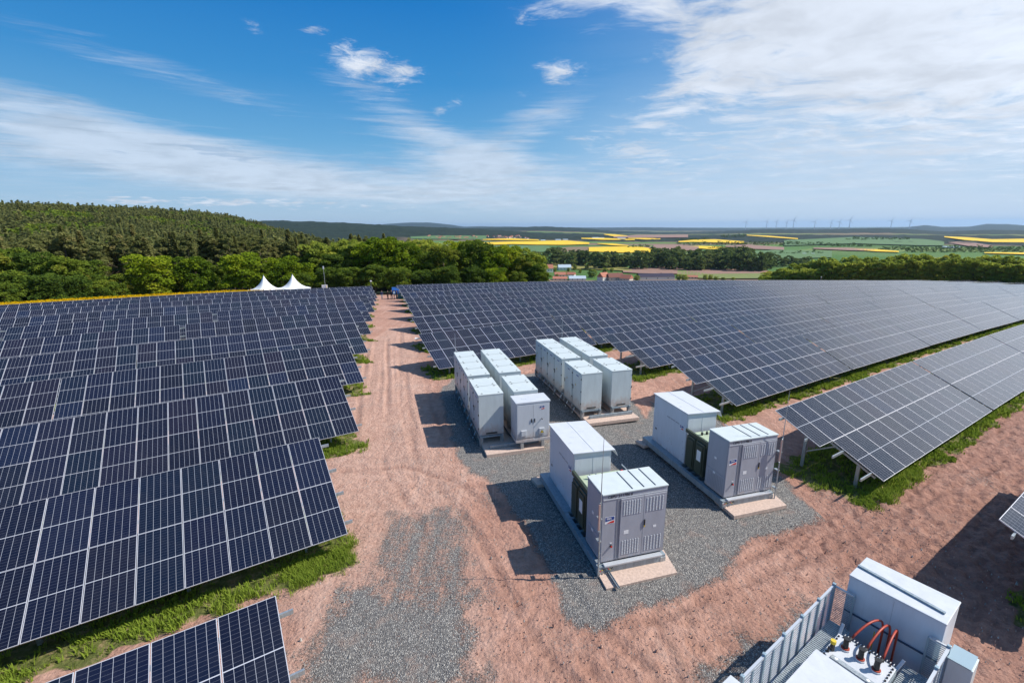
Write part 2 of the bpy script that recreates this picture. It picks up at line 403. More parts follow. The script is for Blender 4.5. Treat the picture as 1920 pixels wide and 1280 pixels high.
def fast_mesh(name, V, Q, mats, midx=None, tone=None, uv=None, smooth=False, tone_name='tone'):
    """V (n,3) float, Q (m,k) int, tone per vertex"""
    V = np.ascontiguousarray(V, dtype=np.float32); Q = np.ascontiguousarray(Q, dtype=np.int32)
    me = bpy.data.meshes.new(name); k = Q.shape[1]
    me.vertices.add(len(V)); me.vertices.foreach_set('co', V.ravel())
    me.loops.add(Q.size); me.loops.foreach_set('vertex_index', Q.ravel())
    me.polygons.add(len(Q)); me.polygons.foreach_set('loop_start', np.arange(0, Q.size, k, dtype=np.int32))
    try: me.polygons.foreach_set('loop_total', np.full(len(Q), k, dtype=np.int32))
    except Exception: pass
    for m in mats: me.materials.append(M[m] if isinstance(m, str) else m)
    if midx is not None: me.polygons.foreach_set('material_index', np.asarray(midx, dtype=np.int32))
    if smooth: me.polygons.foreach_set('use_smooth', np.ones(len(Q), dtype=bool))
    if tone is not None:
        a = me.attributes.new(tone_name, 'FLOAT', 'POINT'); a.data.foreach_set('value', np.asarray(tone, dtype=np.float32))
    if uv is not None:
        l = me.uv_layers.new(name='UVMap'); l.data.foreach_set('uv', np.asarray(uv, dtype=np.float32).ravel())
    me.update(calc_edges=True); return me


# ------------------------------------------------------------------ terrain
AZR = R_(57.7)
hr = np.array([math.sin(AZR), math.cos(AZR)])       # along a panel row
hn = np.array([-math.cos(AZR), math.sin(AZR)])      # from row to row, away from the camera
P0, DP = 10.45, 8.42
TILT = R_(25.27)
MWD, MLN = 1.154, 2.289                              # module pitch
EXP = [(0, 0), (0, 1), (0, 2), (0, 3), (1, 0), (1, 1), (1, 2), (1, 3), (2, 0), (2, 1), (2, 2), (3, 0), (3, 1), (4, 0)]
CF = [0.0471, -0.283, -2.4271, 0.2182, -0.2644, -2.7817, -0.1886, 0.431, -1.2875, 1.5681, -0.4414, 0.2889, -0.9628, -1.6872]


def st2xy(s, t): return hn * s + hr * t


def Hpoly(s, t):
    s0 = np.clip(s, -5, 98); t0 = np.clip(t, -45, 305)
    S, T = s0 / 100, t0 / 100
    z = sum(c * S ** a * T ** b for c, (a, b) in zip(CF, EXP))
    return z - 0.10 * np.clip(s - 98, 0, 60) - 0.05 * np.clip(t - 305, 0, 100) - 0.0 * np.abs(t - t0)


def ray(x, y):
    d = cF + cR * ((x - 960) / FPX) - cU * ((y - 640) / FPX)
    return np.array([d.x, d.y, d.z])


def azel(x, y):
    d = ray(x, y); return math.atan2(d[0], d[1]), d[2] / math.hypot(d[0], d[1])


def ridge_fn(pts):
    a = [azel(x, y) for x, y in pts]; A = np.array([q[0] for q in a]); T = np.array([q[1] for q in a])
    return A, T


RIDGES = []   # (centre distance, inner width, outer width, az[], tan[], canopy drop)
def add_ridge(r, win, wout, pts, drop=0.0, end=None):
    A, T = ridge_fn(pts); RIDGES.append((r, win, wout, A, T, drop))


add_ridge(760, .42, .55, [(-500, 392), (-200, 388), (0, 384), (100, 385), (200, 390), (300, 393), (380, 399), (440, 407), (480, 418), (540, 432), (620, 443), (700, 452), (800, 470), (900, 520)], drop=15)
add_ridge(3000, .30, .4, [(-400, 430), (0, 425), (300, 418), (470, 414.5), (560, 415.5), (640, 418), (700, 421.5), (760, 424.5), (840, 427.5), (900, 430), (960, 434), (1040, 440), (1200, 446)], drop=0)
add_ridge(6200, .26, .3, [(700, 432), (860, 428), (930, 427), (975, 426.5), (1005, 424.8), (1030, 425), (1060, 426.5), (1110, 429.5), (1150, 434), (1250, 438), (1330, 436), (1380, 433), (1440, 430), (1500, 431), (1560, 430.5), (1600, 429.3), (1640, 428.5), (1700, 430), (1740, 433), (1780, 436), (1800, 434), (1850, 432), (1920, 433), (2300, 434)], drop=0)
add_ridge(15000, .25, .3, [(-300, 424), (500, 424), (640, 424.5), (700, 423), (725, 420), (765, 417.4), (805, 417.4), (845, 421.5), (872, 425.3), (895, 424.3), (930, 425), (955, 424.7), (1000, 426), (1120, 426.8), (1200, 426.3), (1300, 427.3), (1400, 428), (1500, 427.6), (1600, 427.4), (1700, 426.5), (1735, 422), (1768, 425.8), (1815, 425.6), (1850, 420), (1892, 420.5), (1925, 423.5), (2300, 425)], drop=0)

_lr = np.log([1, 110, 160, 230, 320, 450, 700, 1200, 4000, 60000])
_pl = {  # base profile by azimuth (deg): world z at those distances
    -80: [0, -2.5, -5, -9, -12, -10, -5, -20, -40, -60],
    -45: [0, -3.0, -6, -9, -10, -6, -2, -20, -40, -60],
    -28: [0, -3.5, -7, -10, -12, -12, -12, -28, -45, -60],
    -14: [0, -4.0, -8, -12, -15, -18, -24, -38, -50, -60],
    -4: [0, -5.0, -9, -17, -26, -36, -44, -50, -54, -60],
    6: [0, -7.0, -15, -28, -40, -49, -52, -53, -60, -115],
    20: [0, -7.0, -16, -28, -40, -49, -52, -54, -65, -190],
    34: [0, -6.0, -12, -17, -26, -42, -52, -54, -66, -230],
    50: [0, -5.0, -9, -13, -20, -36, -52, -54, -68, -250],
    80: [0, -5.0, -9, -13, -20, -36, -52, -54, -68, -250]}
_pa = np.array(sorted(_pl)); _pz = np.array([_pl[a] for a in _pa])


def H(x, y):
    """ground height, world z"""
    x = np.atleast_1d(np.asarray(x, float)); y = np.atleast_1d(np.asarray(y, float))
    s = x * hn[0] + y * hn[1]; t = x * hr[0] + y * hr[1]
    zp = Hpoly(s, t)
    # levelled pad of the stations
    r = np.hypot(x, y) + 1e-6; az = np.degrees(np.arctan2(x, y)); az = np.clip(az, -80, 80)
    lr = np.log(np.maximum(r, 1.0))
    cols = np.stack([np.interp(lr, _lr, _pz[i]) for i in range(len(_pa))])
    ii = np.clip(np.searchsorted(_pa, az) - 1, 0, len(_pa) - 2)
    w = (az - _pa[ii]) / (_pa[ii + 1] - _pa[ii]); w = w * w * (3 - 2 * w)
    k = np.arange(len(x)); zb = cols[ii, k] * (1 - w) + cols[ii + 1, k] * w
    for rk, win, wout, A, T, drop in RIDGES:
        tt = np.interp(np.radians(az), A, T); zk = CAMZ + rk * tt - drop
        d = np.log(r / rk); wd = np.where(d < 0, win, wout)
        g = np.exp(-(d / wd) ** 2)
        zb = zb + np.maximum(zk - zb, 0) * g
    d1 = np.maximum(np.maximum(s - 101, -30 - s), 0); d2 = np.maximum(np.maximum(t - 306, -60 - t), 0)
    dd = np.hypot(d1, d2); b = np.clip(dd / 45, 0, 1); b = b * b * (3 - 2 * b)
    return zp * (1 - b) + zb * b


def H1(x, y): return float(H(x, y)[0])


def hit(px, py, rmax=40000):
    """ground point on the line of sight of a photograph pixel"""
    d = ray(px, py); d = d / math.hypot(d[0], d[1])
    rr = np.geomspace(4, rmax, 900)
    g = H(d[0] * rr, d[1] * rr) - (CAMZ + d[2] * rr)
    k = np.where(g > 0)[0]
    if len(k) == 0: return None
    i = k[0]
    if i == 0: r = rr[0]
    else:
        a, b2 = rr[i - 1], rr[i]; ga, gb = g[i - 1], g[i]; r = a + (b2 - a) * (-ga) / (gb - ga)
    return np.array([d[0] * r, d[1] * r, H1(d[0] * r, d[1] * r)])


def on_plane(px, py, z=0.0):
    d = ray(px, py); k = (z - CAMZ) / d[2]; return np.array([d[0] * k, d[1] * k])


def at_dist(px, py, dist):
    d = ray(px, py); d = d / math.hypot(d[0], d[1]); return np.array([d[0] * dist, d[1] * dist, CAMZ + d[2] * dist])


# value noise for shaping ground
def vnoise(x, y, seed=0):
    xi = np.floor(x).astype(np.int64); yi = np.floor(y).astype(np.int64); fx = x - xi; fy = y - yi
    def h(a, b):
        n = (a * 374761393 + b * 668265263 + seed * 974711) & 0xffffffff
        n = ((n ^ (n >> 13)) * 1274126177) & 0xffffffff
        return ((n ^ (n >> 16)) & 0xffff) / 65535.0
    ux = fx * fx * (3 - 2 * fx); uy = fy * fy * (3 - 2 * fy)
    return (h(xi, yi) * (1 - ux) + h(xi + 1, yi) * ux) * (1 - uy) + (h(xi, yi + 1) * (1 - ux) + h(xi + 1, yi + 1) * ux) * uy


def fbm(x, y, o=4, seed=0):
    a = 0.5; r = 0; sc = 0
    for k in range(o): r = r + a * vnoise(x * 2 ** k, y * 2 ** k, seed + k * 17); sc += a; a *= 0.5
    return r / sc


def poly_sd(x, y, poly):
    """signed distance, + inside"""
    P = np.array(poly); n = len(P); d = np.full(x.shape, 1e9); ins = np.zeros(x.shape, bool)
    for i in range(n):
        a = P[i]; b = P[(i + 1) % n]; e = b - a; wx = x - a[0]; wy = y - a[1]
        tt = np.clip((wx * e[0] + wy * e[1]) / (e @ e), 0, 1)
        d = np.minimum(d, np.hypot(wx - tt * e[0], wy - tt * e[1]))
        c = (a[1] > y) != (b[1] > y)
        with np.errstate(divide='ignore', invalid='ignore'):
            xx = a[0] + (y - a[1]) * e[0] / (e[1] if e[1] != 0 else 1e-9)
        ins ^= c & (x < xx)
    return np.where(ins, d, -d)


PX_GRAVEL = [
    [(822, 728), (848, 702), (1000, 690), (1190, 745), (1212, 775), (1222, 745), (1350, 780), (1455, 880), (1545, 962), (1480, 990), (1400, 1008), (1370, 1050), (1345, 1085), (1290, 1110), (1210, 1132), (1140, 1165), (1085, 1185), (1050, 1150), (1040, 1085), (1015, 1040), (985, 985), (930, 905), (880, 880), (858, 850), (838, 780)],
    [(635, 1095), (700, 1070), (760, 1100), (885, 1110), (915, 1200), (940, 1330), (500, 1330), (560, 1200), (610, 1140)],
    [(680, 1010), (720, 955), (800, 945), (860, 925), (910, 1005), (925, 1090), (915, 1190), (800, 1200), (660, 1120), (660, 1060)],
    [(684, 945), (745, 928), (752, 944), (700, 962)],
    [(1270, 1320), (1320, 1245), (1400, 1190), (1470, 1135), (1512, 1118), (1545, 1140), (1480, 1230), (1420, 1320)],
    [(850, 880), (925, 895), (960, 960), (905, 940)],
]
PX_TRACKS = [
    [(735, 560), (736, 640), (738, 760), (750, 850), (790, 920), (850, 1010), (900, 1120), (945, 1290)],
    [(757, 560), (765, 640), (782, 760), (812, 850), (870, 920), (945, 1000), (1000, 1090), (1060, 1180), (1170, 1290)],
    [(716, 560), (708, 640), (700, 760), (700, 850), (715, 930), (760, 1020), (790, 1120), (800, 1290)],
    [(990, 980), (1030, 1080), (1075, 1200), (1110, 1300)],
    [(1120, 1200), (1250, 1160), (1380, 1120), (1480, 1060), (1640, 960), (1800, 860), (1930, 800)],
    [(1160, 1230), (1290, 1200), (1400, 1150), (1540, 1090), (1700, 1000), (1930, 880)],
    [(640, 880), (760, 870), (860, 900), (930, 960)],
]


def zone_masks(x, y):
    s = x * hn[0] + y * hn[1]; t = x * hr[0] + y * hr[1]
    wob = (fbm(x * 1.6, y * 1.6, 4, 3) - 0.5)
    gr = np.full(x.shape, -9.0)
    for i, P in enumerate(PX_GRAVEL):
        Q = [on_plane(*q) for q in P]
        sd = poly_sd(x, y, Q)
        if i == 0: gr = np.clip((sd + wob * 0.55) / 0.60 + 0.5, 0, 1)
        else: gr = np.maximum(gr, np.clip((sd + wob * 1.6) / 1.5 + 0.40, 0, 1) * (0.90 if i in (1, 4) else 0.62))
    grav = np.clip(gr, 0, 1)
    grs = np.zeros(x.shape)
    for side, k, ta, tb in ROWS:
        sT = P0 + DP * k
        e = np.minimum(np.minimum(s - (sT - (4.75 if side == 'left' else 4.4)), (sT - 0.2) - s), np.minimum(t - (ta - 0.25), tb + 0.10 - t)) + wob * 1.1
        grs = np.maximum(grs, np.clip(e / 0.35 + 0.3, 0, 1))
    # thin grass between the rows farther in from the track
    far = np.clip((fbm(x * 0.5, y * 0.5, 3, 9) - 0.42) * 4, 0, 1)
    inside = ((t > 32 + s * .35) | (t < -4 + 0.3 * s - 6)) & (s > 11)
    grs = np.maximum(grs, np.where(inside, far * 0.6, 0))
    return grav, grs * (1 - grav)


# rows of tables: (side, row index, t start, t end)
ROWS = []
for k in range(11):
    ROWS.append(('left', k, -14 - 3.4 * k, [0.14, 2.58, 5.14, 7.67, 10.3, 12.95, 15.5, 18.2, 20.8, 23.4, 26.0][k]))
for k, ta, tb in [(-1, 17.95, 30), (0, 21.0, 82), (1, 24.0, 125), (2, 26.0, 180), (3, 13.33, 240), (4, 15.9, 290), (5, 18.55, 304), (6, 21.1, 289), (7, 23.6, 250), (8, 26.1, 212), (9, 28.6, 154), (10, 31.2, 117)]:
    ROWS.append(('right', k, ta, tb))


def ruts(x, y):
    z = np.zeros(x.shape)
    for i, P in enumerate(PX_TRACKS):
        Q = np.array([on_plane(*q) for q in P]); best = np.full(x.shape, 1e9); arc = np.zeros(x.shape); L = 0
        for a, b in zip(Q[:-1], Q[1:]):
            e = b - a; l = np.hypot(*e); wx = x - a[0]; wy = y - a[1]
            tt = np.clip((wx * e[0] + wy * e[1]) / (l * l), 0, 1)
            d = (wx * e[1] - wy * e[0]) / l
            dist = np.hypot(wx - tt * e[0], wy - tt * e[1]); dist = np.where(d < 0, dist, -dist)
            up = np.abs(dist) < np.abs(best); best = np.where(up, dist, best); arc = np.where(up, L + tt * l, arc); L += l
        for off in ((-0.9, 0.9) if i not in (3, 6) else (0.0,)):
            q = best - off - 0.12 * (fbm(arc * 0.3, arc * 0 + i, 2, 5) - 0.5)
            on = np.exp(-(q / 0.15) ** 2)
            amp = np.clip((fbm(arc * 0.22 + 7 * i, arc * 0 + off, 2, 8) - 0.35) * 3, 0, 1)
            z -= amp * 0.060 * on * (0.7 + 0.3 * np.sin(arc * 21 + q * 9))
            z += amp * 0.045 * np.exp(-((np.abs(q) - 0.30) / 0.10) ** 2) * fbm(x * 4, y * 4, 2, 4) * 1.6
    return z


def ground_material():
    m = bpy.data.materials.new('ground_surface'); m.use_nodes = True
    N = NT(m.node_tree); b = m.node_tree.nodes['Principled BSDF']
    pos = N.add('ShaderNodeNewGeometry').outputs['Position']
    px, py, pz = N.sep(pos); P = N.comb(px, py, 0.0)
    gA = N.attr('gravel'); sA = N.attr('grassy'); fA = N.attr('farm'); dA = N.attr('forest')
    n1 = N.noise(P, 0.35, 6, 0.6); n2 = N.noise(P, 2.6, 8, 0.68); n3 = N.noise(P, 14.0, 5, 0.7)
    trk0 = N.noise(N.mapping(P, rot=(0, 0, R_(-14.4)), sc=(2.2, 0.12, 1)), 1.0, 7, 0.72)
    soil = N.ramp(n1, [(0.30, (0.40, 0.215, 0.158)), (0.5, (0.50, 0.285, 0.215)), (0.70, (0.59, 0.365, 0.285))])
    soil = N.mix(N.mapr(n2, 0.36, 0.62, 0.60, 0.0), soil, (0.33, 0.175, 0.128, 1))
    soil = N.mix(N.mapr(n3, 0.25, 0.48, 0.6, 0.0), soil, (0.21, 0.115, 0.085, 1))
    soil = N.mix(N.mapr(trk0, 0.52, 0.66, 0.0, 0.50), soil, (0.62, 0.41, 0.325, 1))
    soil = N.mix(N.mapr(trk0, 0.47, 0.36, 0.0, 0.45), soil, (0.34, 0.215, 0.165, 1))
    soil = N.mix(N.math('MULTIPLY', N.attr('lane'), N.mapr(n2, 0.3, 0.7, 0.22, 0.55)), soil, (0.60, 0.405, 0.320, 1))
    rA = N.attr('raked'); soil = N.mix(N.math('MULTIPLY', rA, N.mapr(n2, 0.35, 0.65, 0.95, 0.45)), soil, (0.30, 0.160, 0.122, 1))
    soil = N.mix(N.math('MULTIPLY', N.attr('rut'), 0.6), soil, (0.24, 0.13, 0.10, 1))
    # stones: two sizes of cells with their own tones
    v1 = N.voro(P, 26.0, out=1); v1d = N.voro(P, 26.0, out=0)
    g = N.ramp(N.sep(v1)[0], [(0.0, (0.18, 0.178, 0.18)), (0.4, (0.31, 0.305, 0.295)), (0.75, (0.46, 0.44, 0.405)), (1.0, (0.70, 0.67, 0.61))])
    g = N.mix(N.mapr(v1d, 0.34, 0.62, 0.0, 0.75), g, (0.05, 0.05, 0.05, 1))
    g = N.mix(N.mapr(N.noise(P, 1.4, 4, 0.6), 0.52, 0.75, 0, 0.45), g, (0.36, 0.25, 0.20, 1))
    gm = N.math('ADD', gA, N.math('MULTIPLY', N.math('SUBTRACT', n3, 0.5), 1.3))
    gm = N.math('ADD', gm, N.math('MULTIPLY', N.math('SUBTRACT', n2, 0.5), 0.9))
    trk = N.noise(N.mapping(P, rot=(0, 0, R_(-14.4)), sc=(2.6, 0.16, 1)), 1.0, 6, 0.7)      # wheel-swept streaks along the track
    gm = N.math('ADD', gm, N.math('MULTIPLY', N.math('SUBTRACT', trk, 0.5), 0.9))
    gmask = N.math('MULTIPLY', N.mapr(gm, 0.30, 0.78), N.mapr(gA, 0.0, 0.4, 0.0, 0.97))
    loose = N.math('MULTIPLY', N.mapr(N.noise(P, 0.55, 5, 0.6), 0.52, 0.70), N.mapr(n3, 0.50, 0.60, 0, 0.75))
    c = N.mix(loose, soil, N.mix(0.5, g, (0.25, 0.22, 0.20, 1)))
    c = N.mix(gmask, c, g)
    gcol = N.ramp(n2, [(0.3, (0.075, 0.095, 0.026)), (0.5, (0.14, 0.155, 0.045)), (0.66, (0.33, 0.24, 0.14)), (0.8, (0.45, 0.29, 0.21))])
    gm2 = N.mapr(N.math('ADD', sA, N.math('MULTIPLY', N.math('SUBTRACT', n2, 0.5), 1.2)), 0.35, 0.65)
    c = N.mix(gm2, c, gcol)
    # far farmland: parcels of crops
    Pf = N.mapping(P, rot=(0, 0, R_(24)), sc=(1 / 520, 1 / 210, 1))
    cell = N.voro(Pf, 1.0, out=1, rnd=0.85)
    farm = N.ramp(N.sep(cell)[0], [(0.0, (0.065, 0.150, 0.032)), (0.28, (0.11, 0.215, 0.045)), (0.45, (0.17, 0.235, 0.065)), (0.62, (0.085, 0.18, 0.045)), (0.76, (0.24, 0.25, 0.09)), (0.86, (0.27, 0.165, 0.12)), (0.93, (0.23, 0.14, 0.105))], 'CONSTANT')
    farm = N.mix(N.mapr(N.noise(P, 0.004, 5, 0.6), 0.35, 0.7, 0, 0.35), farm, (0.12, 0.15, 0.055, 1))
    farm = N.mix(N.mapr(N.noise(N.mapping(P, rot=(0, 0, R_(24)), sc=(0.3, 2, 1)), 0.05, 4, 0.6), 0.4, 0.7, 0, 0.25), farm, (0.10, 0.12, 0.04, 1))
    c = N.mix(fA, c, farm)
    # far-off wooded hills read by colour: dark crowns, lighter clearings
    wn = N.noise(P, 0.045, 6, 0.75)
    wood = N.ramp(wn, [(0.35, (0.009, 0.017, 0.014)), (0.5, (0.017, 0.029, 0.019)), (0.65, (0.036, 0.050, 0.024))])
    c = N.mix(dA, c, wood)
    N.set(b.inputs['Base Color'], c); b.inputs['Roughness'].default_value = 0.95; b.inputs['Specular IOR Level'].default_value = 0.15
    near = N.math('SUBTRACT', 1.0, N.math('MAXIMUM', fA, dA))
    cv = N.voro(N.vmath('ADD', P, N.vmath('SCALE', N.noise(P, 5.0, 3, 0.6, out=1), 0.12)), 7.5, out=0)
    hgt = N.math('ADD', N.math('MULTIPLY', n3, 0.75), N.math('MULTIPLY', n2, 1.0)); hgt = N.math('SUBTRACT', hgt, N.math('MULTIPLY', cv, 0.55))
    ani = N.noise(N.mapping(P, rot=(0, 0, R_(57.7)), sc=(1.0, 3.2, 1)), 2.3, 6, 0.7)
    hgt = N.math('ADD', hgt, N.math('MULTIPLY', ani, 1.0))
    hst = N.math('MULTIPLY', N.mapr(v1d, 0.0, 0.6, 1.0, 0.0), 0.55)
    hh = N.math('ADD', N.math('MULTIPLY', hgt, N.math('SUBTRACT', 1.0, N.math('MULTIPLY', gmask, 0.7))), N.math('MULTIPLY', hst, gmask))
    N.set(b.inputs['Normal'], N.bump(N.math('MULTIPLY', hh, near), 1.0, 0.075))
    return m


M['ground'] = ground_material()


def build_ground():
    # near field, fine grid with real ruts and clods
    x0, x1, y0, y1, st = -15.0, 34.0, 3.0, 56.0, 0.10
    xs = np.arange(x0, x1 + st / 2, st); ys = np.arange(y0, y1 + st / 2, st)
    X, Y = np.meshgrid(xs, ys); X = X.ravel(); Y = Y.ravel()
    grav, grs = zone_masks(X, Y)
    edge = np.minimum(np.minimum(X - x0, x1 - X), np.minimum(Y - y0, y1 - Y)); ew = np.clip(edge / 1.0, 0, 1)
    cl = fbm(X * 4.4, Y * 4.4, 3, 31); lump = np.clip(fbm(X * 0.45, Y * 0.45, 3, 91) * 2.6 - .75, .15, 1)
    rough = (fbm(X * 0.9, Y * 0.9, 5, 21) - 0.5) * 0.15 + (np.abs(cl - .5) * -.22 + (cl - .5) * .10) * lump
    # raked, clodded earth on the right-hand side
    s = X * hn[0] + Y * hn[1]; t = X * hr[0] + Y * hr[1]
    rk = np.clip((t - 13) / 4, 0, 1) * np.clip((9.5 - s) / 2.5, 0, 1)
    qx = np.array([0.9686, 0.2487]); p0 = on_plane(742, 850); q = (X - p0[0]) * qx[0] + (Y - p0[1]) * qx[1]
    lane = np.clip((3.4 - np.abs(q + .3)) / 1.3 + (fbm(X * .5, Y * .5, 3, 88) - .5) * 1.2, 0, 1)
    rough *= 1 - .72 * lane
    for off in (-1.75, -.55, .75, 1.9): rough -= lane * .022 * np.exp(-((q - off - .25 * (fbm(Y * .12, Y * 0 + off, 2, 6) - .5)) / .16) ** 2) * (fbm(Y * .35, Y * 0 + off, 2, 61) > .38)
    rough += rk * ((fbm(t * 1.8, s * 5.4, 4, 41) - 0.5) * 0.26 - np.abs(fbm(t * 2.6, s * 4.2, 3, 43) - .5) * .34)
    flat = np.clip(grav, 0, 1); rz = ruts(X, Y); rut = np.clip(-rz / 0.06, 0, 1) * (1 - .5 * flat)
    Z = H(X, Y) + (rough * (1 - 0.75 * flat) + rz * (1 - 0.3 * flat)) * ew + 0.03 * flat * ew
    nx, ny = len(xs), len(ys); i = np.arange(nx * ny).reshape(ny, nx)
    Q = np.stack([i[:-1, :-1].ravel(), i[:-1, 1:].ravel(), i[1:, 1:].ravel(), i[1:, :-1].ravel()], 1)
    me = fast_mesh('ground', np.stack([X, Y, Z], 1), Q, ['ground'], tone=grav, tone_name='gravel', smooth=True)
    for nm, v in (('grassy', grs), ('farm', X * 0), ('forest', X * 0), ('raked', rk), ('rut', rut), ('lane', lane)):
        a = me.attributes.new(nm, 'FLOAT', 'POINT'); a.data.foreach_set('value', v.astype(np.float32))
    o = link('ground', me); tag(o, 'reddish bare soil with tyre ruts and grey gravel pads around the stations', kind='structure')
    # whole terrain to the horizon, polar sheet under and around it
    azs = np.radians(np.concatenate([np.linspace(-179, -70, 30)[:-1], np.linspace(-70, 70, 560), np.linspace(70, 181, 30)[1:]]))
    rs = np.concatenate([[0.5, 2], np.geomspace(4, 420, 190), np.geomspace(430, 42000, 240)])
    A, Rr = np.meshgrid(azs, rs); A = A.ravel(); Rr = Rr.ravel(); X = Rr * np.sin(A); Y = Rr * np.cos(A)
    grav, grs = zone_masks(X, Y)
    Z = H(X, Y)
    edge = np.minimum(np.minimum(X - x0, x1 - X), np.minimum(Y - y0, y1 - Y))
    Z -= np.clip(edge / 1.0, 0, 1) * 0.30 + np.where(edge > -0.6, 0.012, 0.0)
    s = X * hn[0] + Y * hn[1]; t = X * hr[0] + Y * hr[1]
    site = np.maximum(np.maximum(s - 99, -60 - s), np.maximum(t - 312, -90 - t))
    azd = np.degrees(A); azd = np.where(azd > 180, azd - 360, azd)
    site = np.where(np.abs(t - 28) < 9, np.minimum(site, np.maximum(s - 114, -60 - s)), site)
    out = np.clip(site / 6, 0, 1)
    lf = np.maximum(np.clip((1 - azd) / 3, 0, 1) * np.clip((Rr - 1900) / 200, 0, 1) * np.clip((4700 - Rr) / 500, 0, 1), np.maximum(np.clip((2 - azd) / 4, 0, 1) * np.clip((900 - Rr) / 300, 0, 1), np.clip((-9 - azd) / 5, 0, 1) * np.clip((4600 - Rr) / 600, 0, 1)))      # forest floor behind the field and up the hill
    hill = np.zeros(X.shape)
    for rk, win, wout, Aa, T, drop in RIDGES:
        if rk < 1000: continue
        zk = CAMZ + rk * np.interp(np.radians(np.clip(azd, -80, 80)), Aa, T)
        g = np.exp(-(np.log(Rr / rk) / win) ** 2)
        hill = np.maximum(hill, np.clip((Z - zk + (28 if rk < 5000 else 66 if rk < 9000 else 150) + 40 * (fbm(X / 700, Y / 700, 3, 2) - .5)) / 8, 0, 1) * np.clip((g - (0.25 if rk < 9000 else .02)) * 8, 0, 1))
    rf = np.clip((azd - 27) / 2, 0, 1) * np.clip(1 - np.abs(Rr - 300) / 70, 0, 1) * 1.5
    forest = np.clip(np.maximum(np.maximum(lf, hill), rf), 0, 1) * out
    farm = out * (1 - forest)
    ny, nx = len(rs), len(azs); i = np.arange(nx * ny).reshape(ny, nx)
    Q = np.stack([i[:-1, :-1].ravel(), i[1:, :-1].ravel(), i[1:, 1:].ravel(), i[:-1, 1:].ravel()], 1)
    Q = Q[:, ::-1]
    # wooded hills get a bumpy canopy outline
    bumpy = forest * np.clip((Rr - 1500) / 500, 0, 1)
    Z += bumpy * (fbm(X / 60, Y / 60, 4, 77) - 0.5) * 16
    me = fast_mesh('terrain', np.stack([X, Y, Z], 1), Q, ['ground'], tone=grav, tone_name='gravel', smooth=True)
    for nm, v in (('grassy', grs * (1 - out)), ('farm', farm), ('forest', forest)):
        a = me.attributes.new(nm, 'FLOAT', 'POINT'); a.data.foreach_set('value', v.astype(np.float32))
    o = link('terrain', me); tag(o, 'rolling farmland valley and wooded hills reaching the horizon', kind='structure')


build_ground()


# ------------------------------------------------------------------ solar tables
CT, STT = math.cos(TILT), math.sin(TILT)


def module_geo(ox=0.0, oy=0.0, oz=0.0):
    """one framed module, centred, in the tilted plane: returns verts, quads, mats, uvs"""
    w, l, f, h = 1.134 / 2, 2.279 / 2, 0.012, 0.035
    V = []; Q = []; mi = []; UV = []
    def q(a, b, c, d, m, uv=None):
        n = len(V); V.extend([a, b, c, d]); Q.append((n, n + 1, n + 2, n + 3)); mi.append(m)
        UV.extend(uv if uv else [(0, 0)] * 4)
    # glass
    q((-w + f, -l + f, -.003), (w - f, -l + f, -.003), (w - f, l - f, -.003), (-w + f, l - f, -.003), 0, [(0, 0), (1, 0), (1, 1), (0, 1)])
    # frame top ring
    q((-w, -l, 0), (w, -l, 0), (w - f, -l + f, 0), (-w + f, -l + f, 0), 1)
    q((w, -l, 0), (w, l, 0), (w - f, l - f, 0), (w - f, -l + f, 0), 1)
    q((w, l, 0), (-w, l, 0), (-w + f, l - f, 0), (w - f, l - f, 0), 1)
    q((-w, l, 0), (-w, -l, 0), (-w + f, -l + f, 0), (-w + f, l - f, 0), 1)
    # sides
    q((-w, -l, -h), (w, -l, -h), (w, -l, 0), (-w, -l, 0), 1)
    q((w, -l, -h), (w, l, -h), (w, l, 0), (w, -l, 0), 1)
    q((w, l, -h), (-w, l, -h), (-w, l, 0), (w, l, 0), 1)
    q((-w, l, -h), (-w, -l, -h), (-w, -l, 0), (-w, l, 0), 1)
    # back sheet
    q((-w, l, -h + .006), (w, l, -h + .006), (w, -l, -h + .006), (-w, -l, -h + .006), 1)
    V = np.array(V) + (ox, oy, oz)
    return V, np.array(Q), np.array(mi), np.array(UV)


_mv, _mq, _mm, _mu = module_geo()
MODULE = fast_mesh('solar_module', _mv, _mq, ['glass', 'frame'], midx=_mm, uv=_mu, tone=np.zeros(len(_mv)), tone_name='panel_tone')
ARRAYS = {}


def array_mesh(n):
    """upper and lower row of n modules in one mesh, local frame of a table (for tables too far off to tell modules apart)"""
    if n in ARRAYS: return ARRAYS[n]
    Vs, Qs, Ms, Us, To = [], [], [], [], []; off = 0
    for j in range(2):
        for i in range(n):
            dz = 0
            V = _mv.copy(); V[:, 0] += (i + 0.5) * MWD - n * MWD / 2; V[:, 1] += -(j + 0.5) * MLN
            Vs.append(V); Qs.append(_mq + off); off += len(V); Ms.append(_mm); Us.append(_mu); To.append(np.full(len(V), rng.random()))
    V = np.concatenate(Vs); yy = V[:, 1].copy(); zz = V[:, 2].copy()
    V[:, 1] = 2.07 + yy * CT - zz * STT; V[:, 2] = 2.8 + yy * STT + zz * CT
    me = fast_mesh('module_array', V, np.concatenate(Qs), ['glass', 'frame'], midx=np.concatenate(Ms), uv=np.concatenate(Us), tone=np.concatenate(To), tone_name='panel_tone')
    ARRAYS[n] = me; return me


def bar_mesh(name, a, b, w, h, m='galv', up=(0, 0, 1)):
    return MB().bar(a, b, w, h, m, up).mesh(name)


# purlin / rafter / posts in table frame
def plane_pt(x, d, off=0.0):                          # d metres down the slope from the high edge, off = below the plane
    return (x, 2.07 - d * CT + off * -STT * -1 * 0 - off * -STT, 2.8 - d * STT - off * CT)


PURLIN_D = [0.45, 1.75, 2.85, 4.10]
SUP = {}


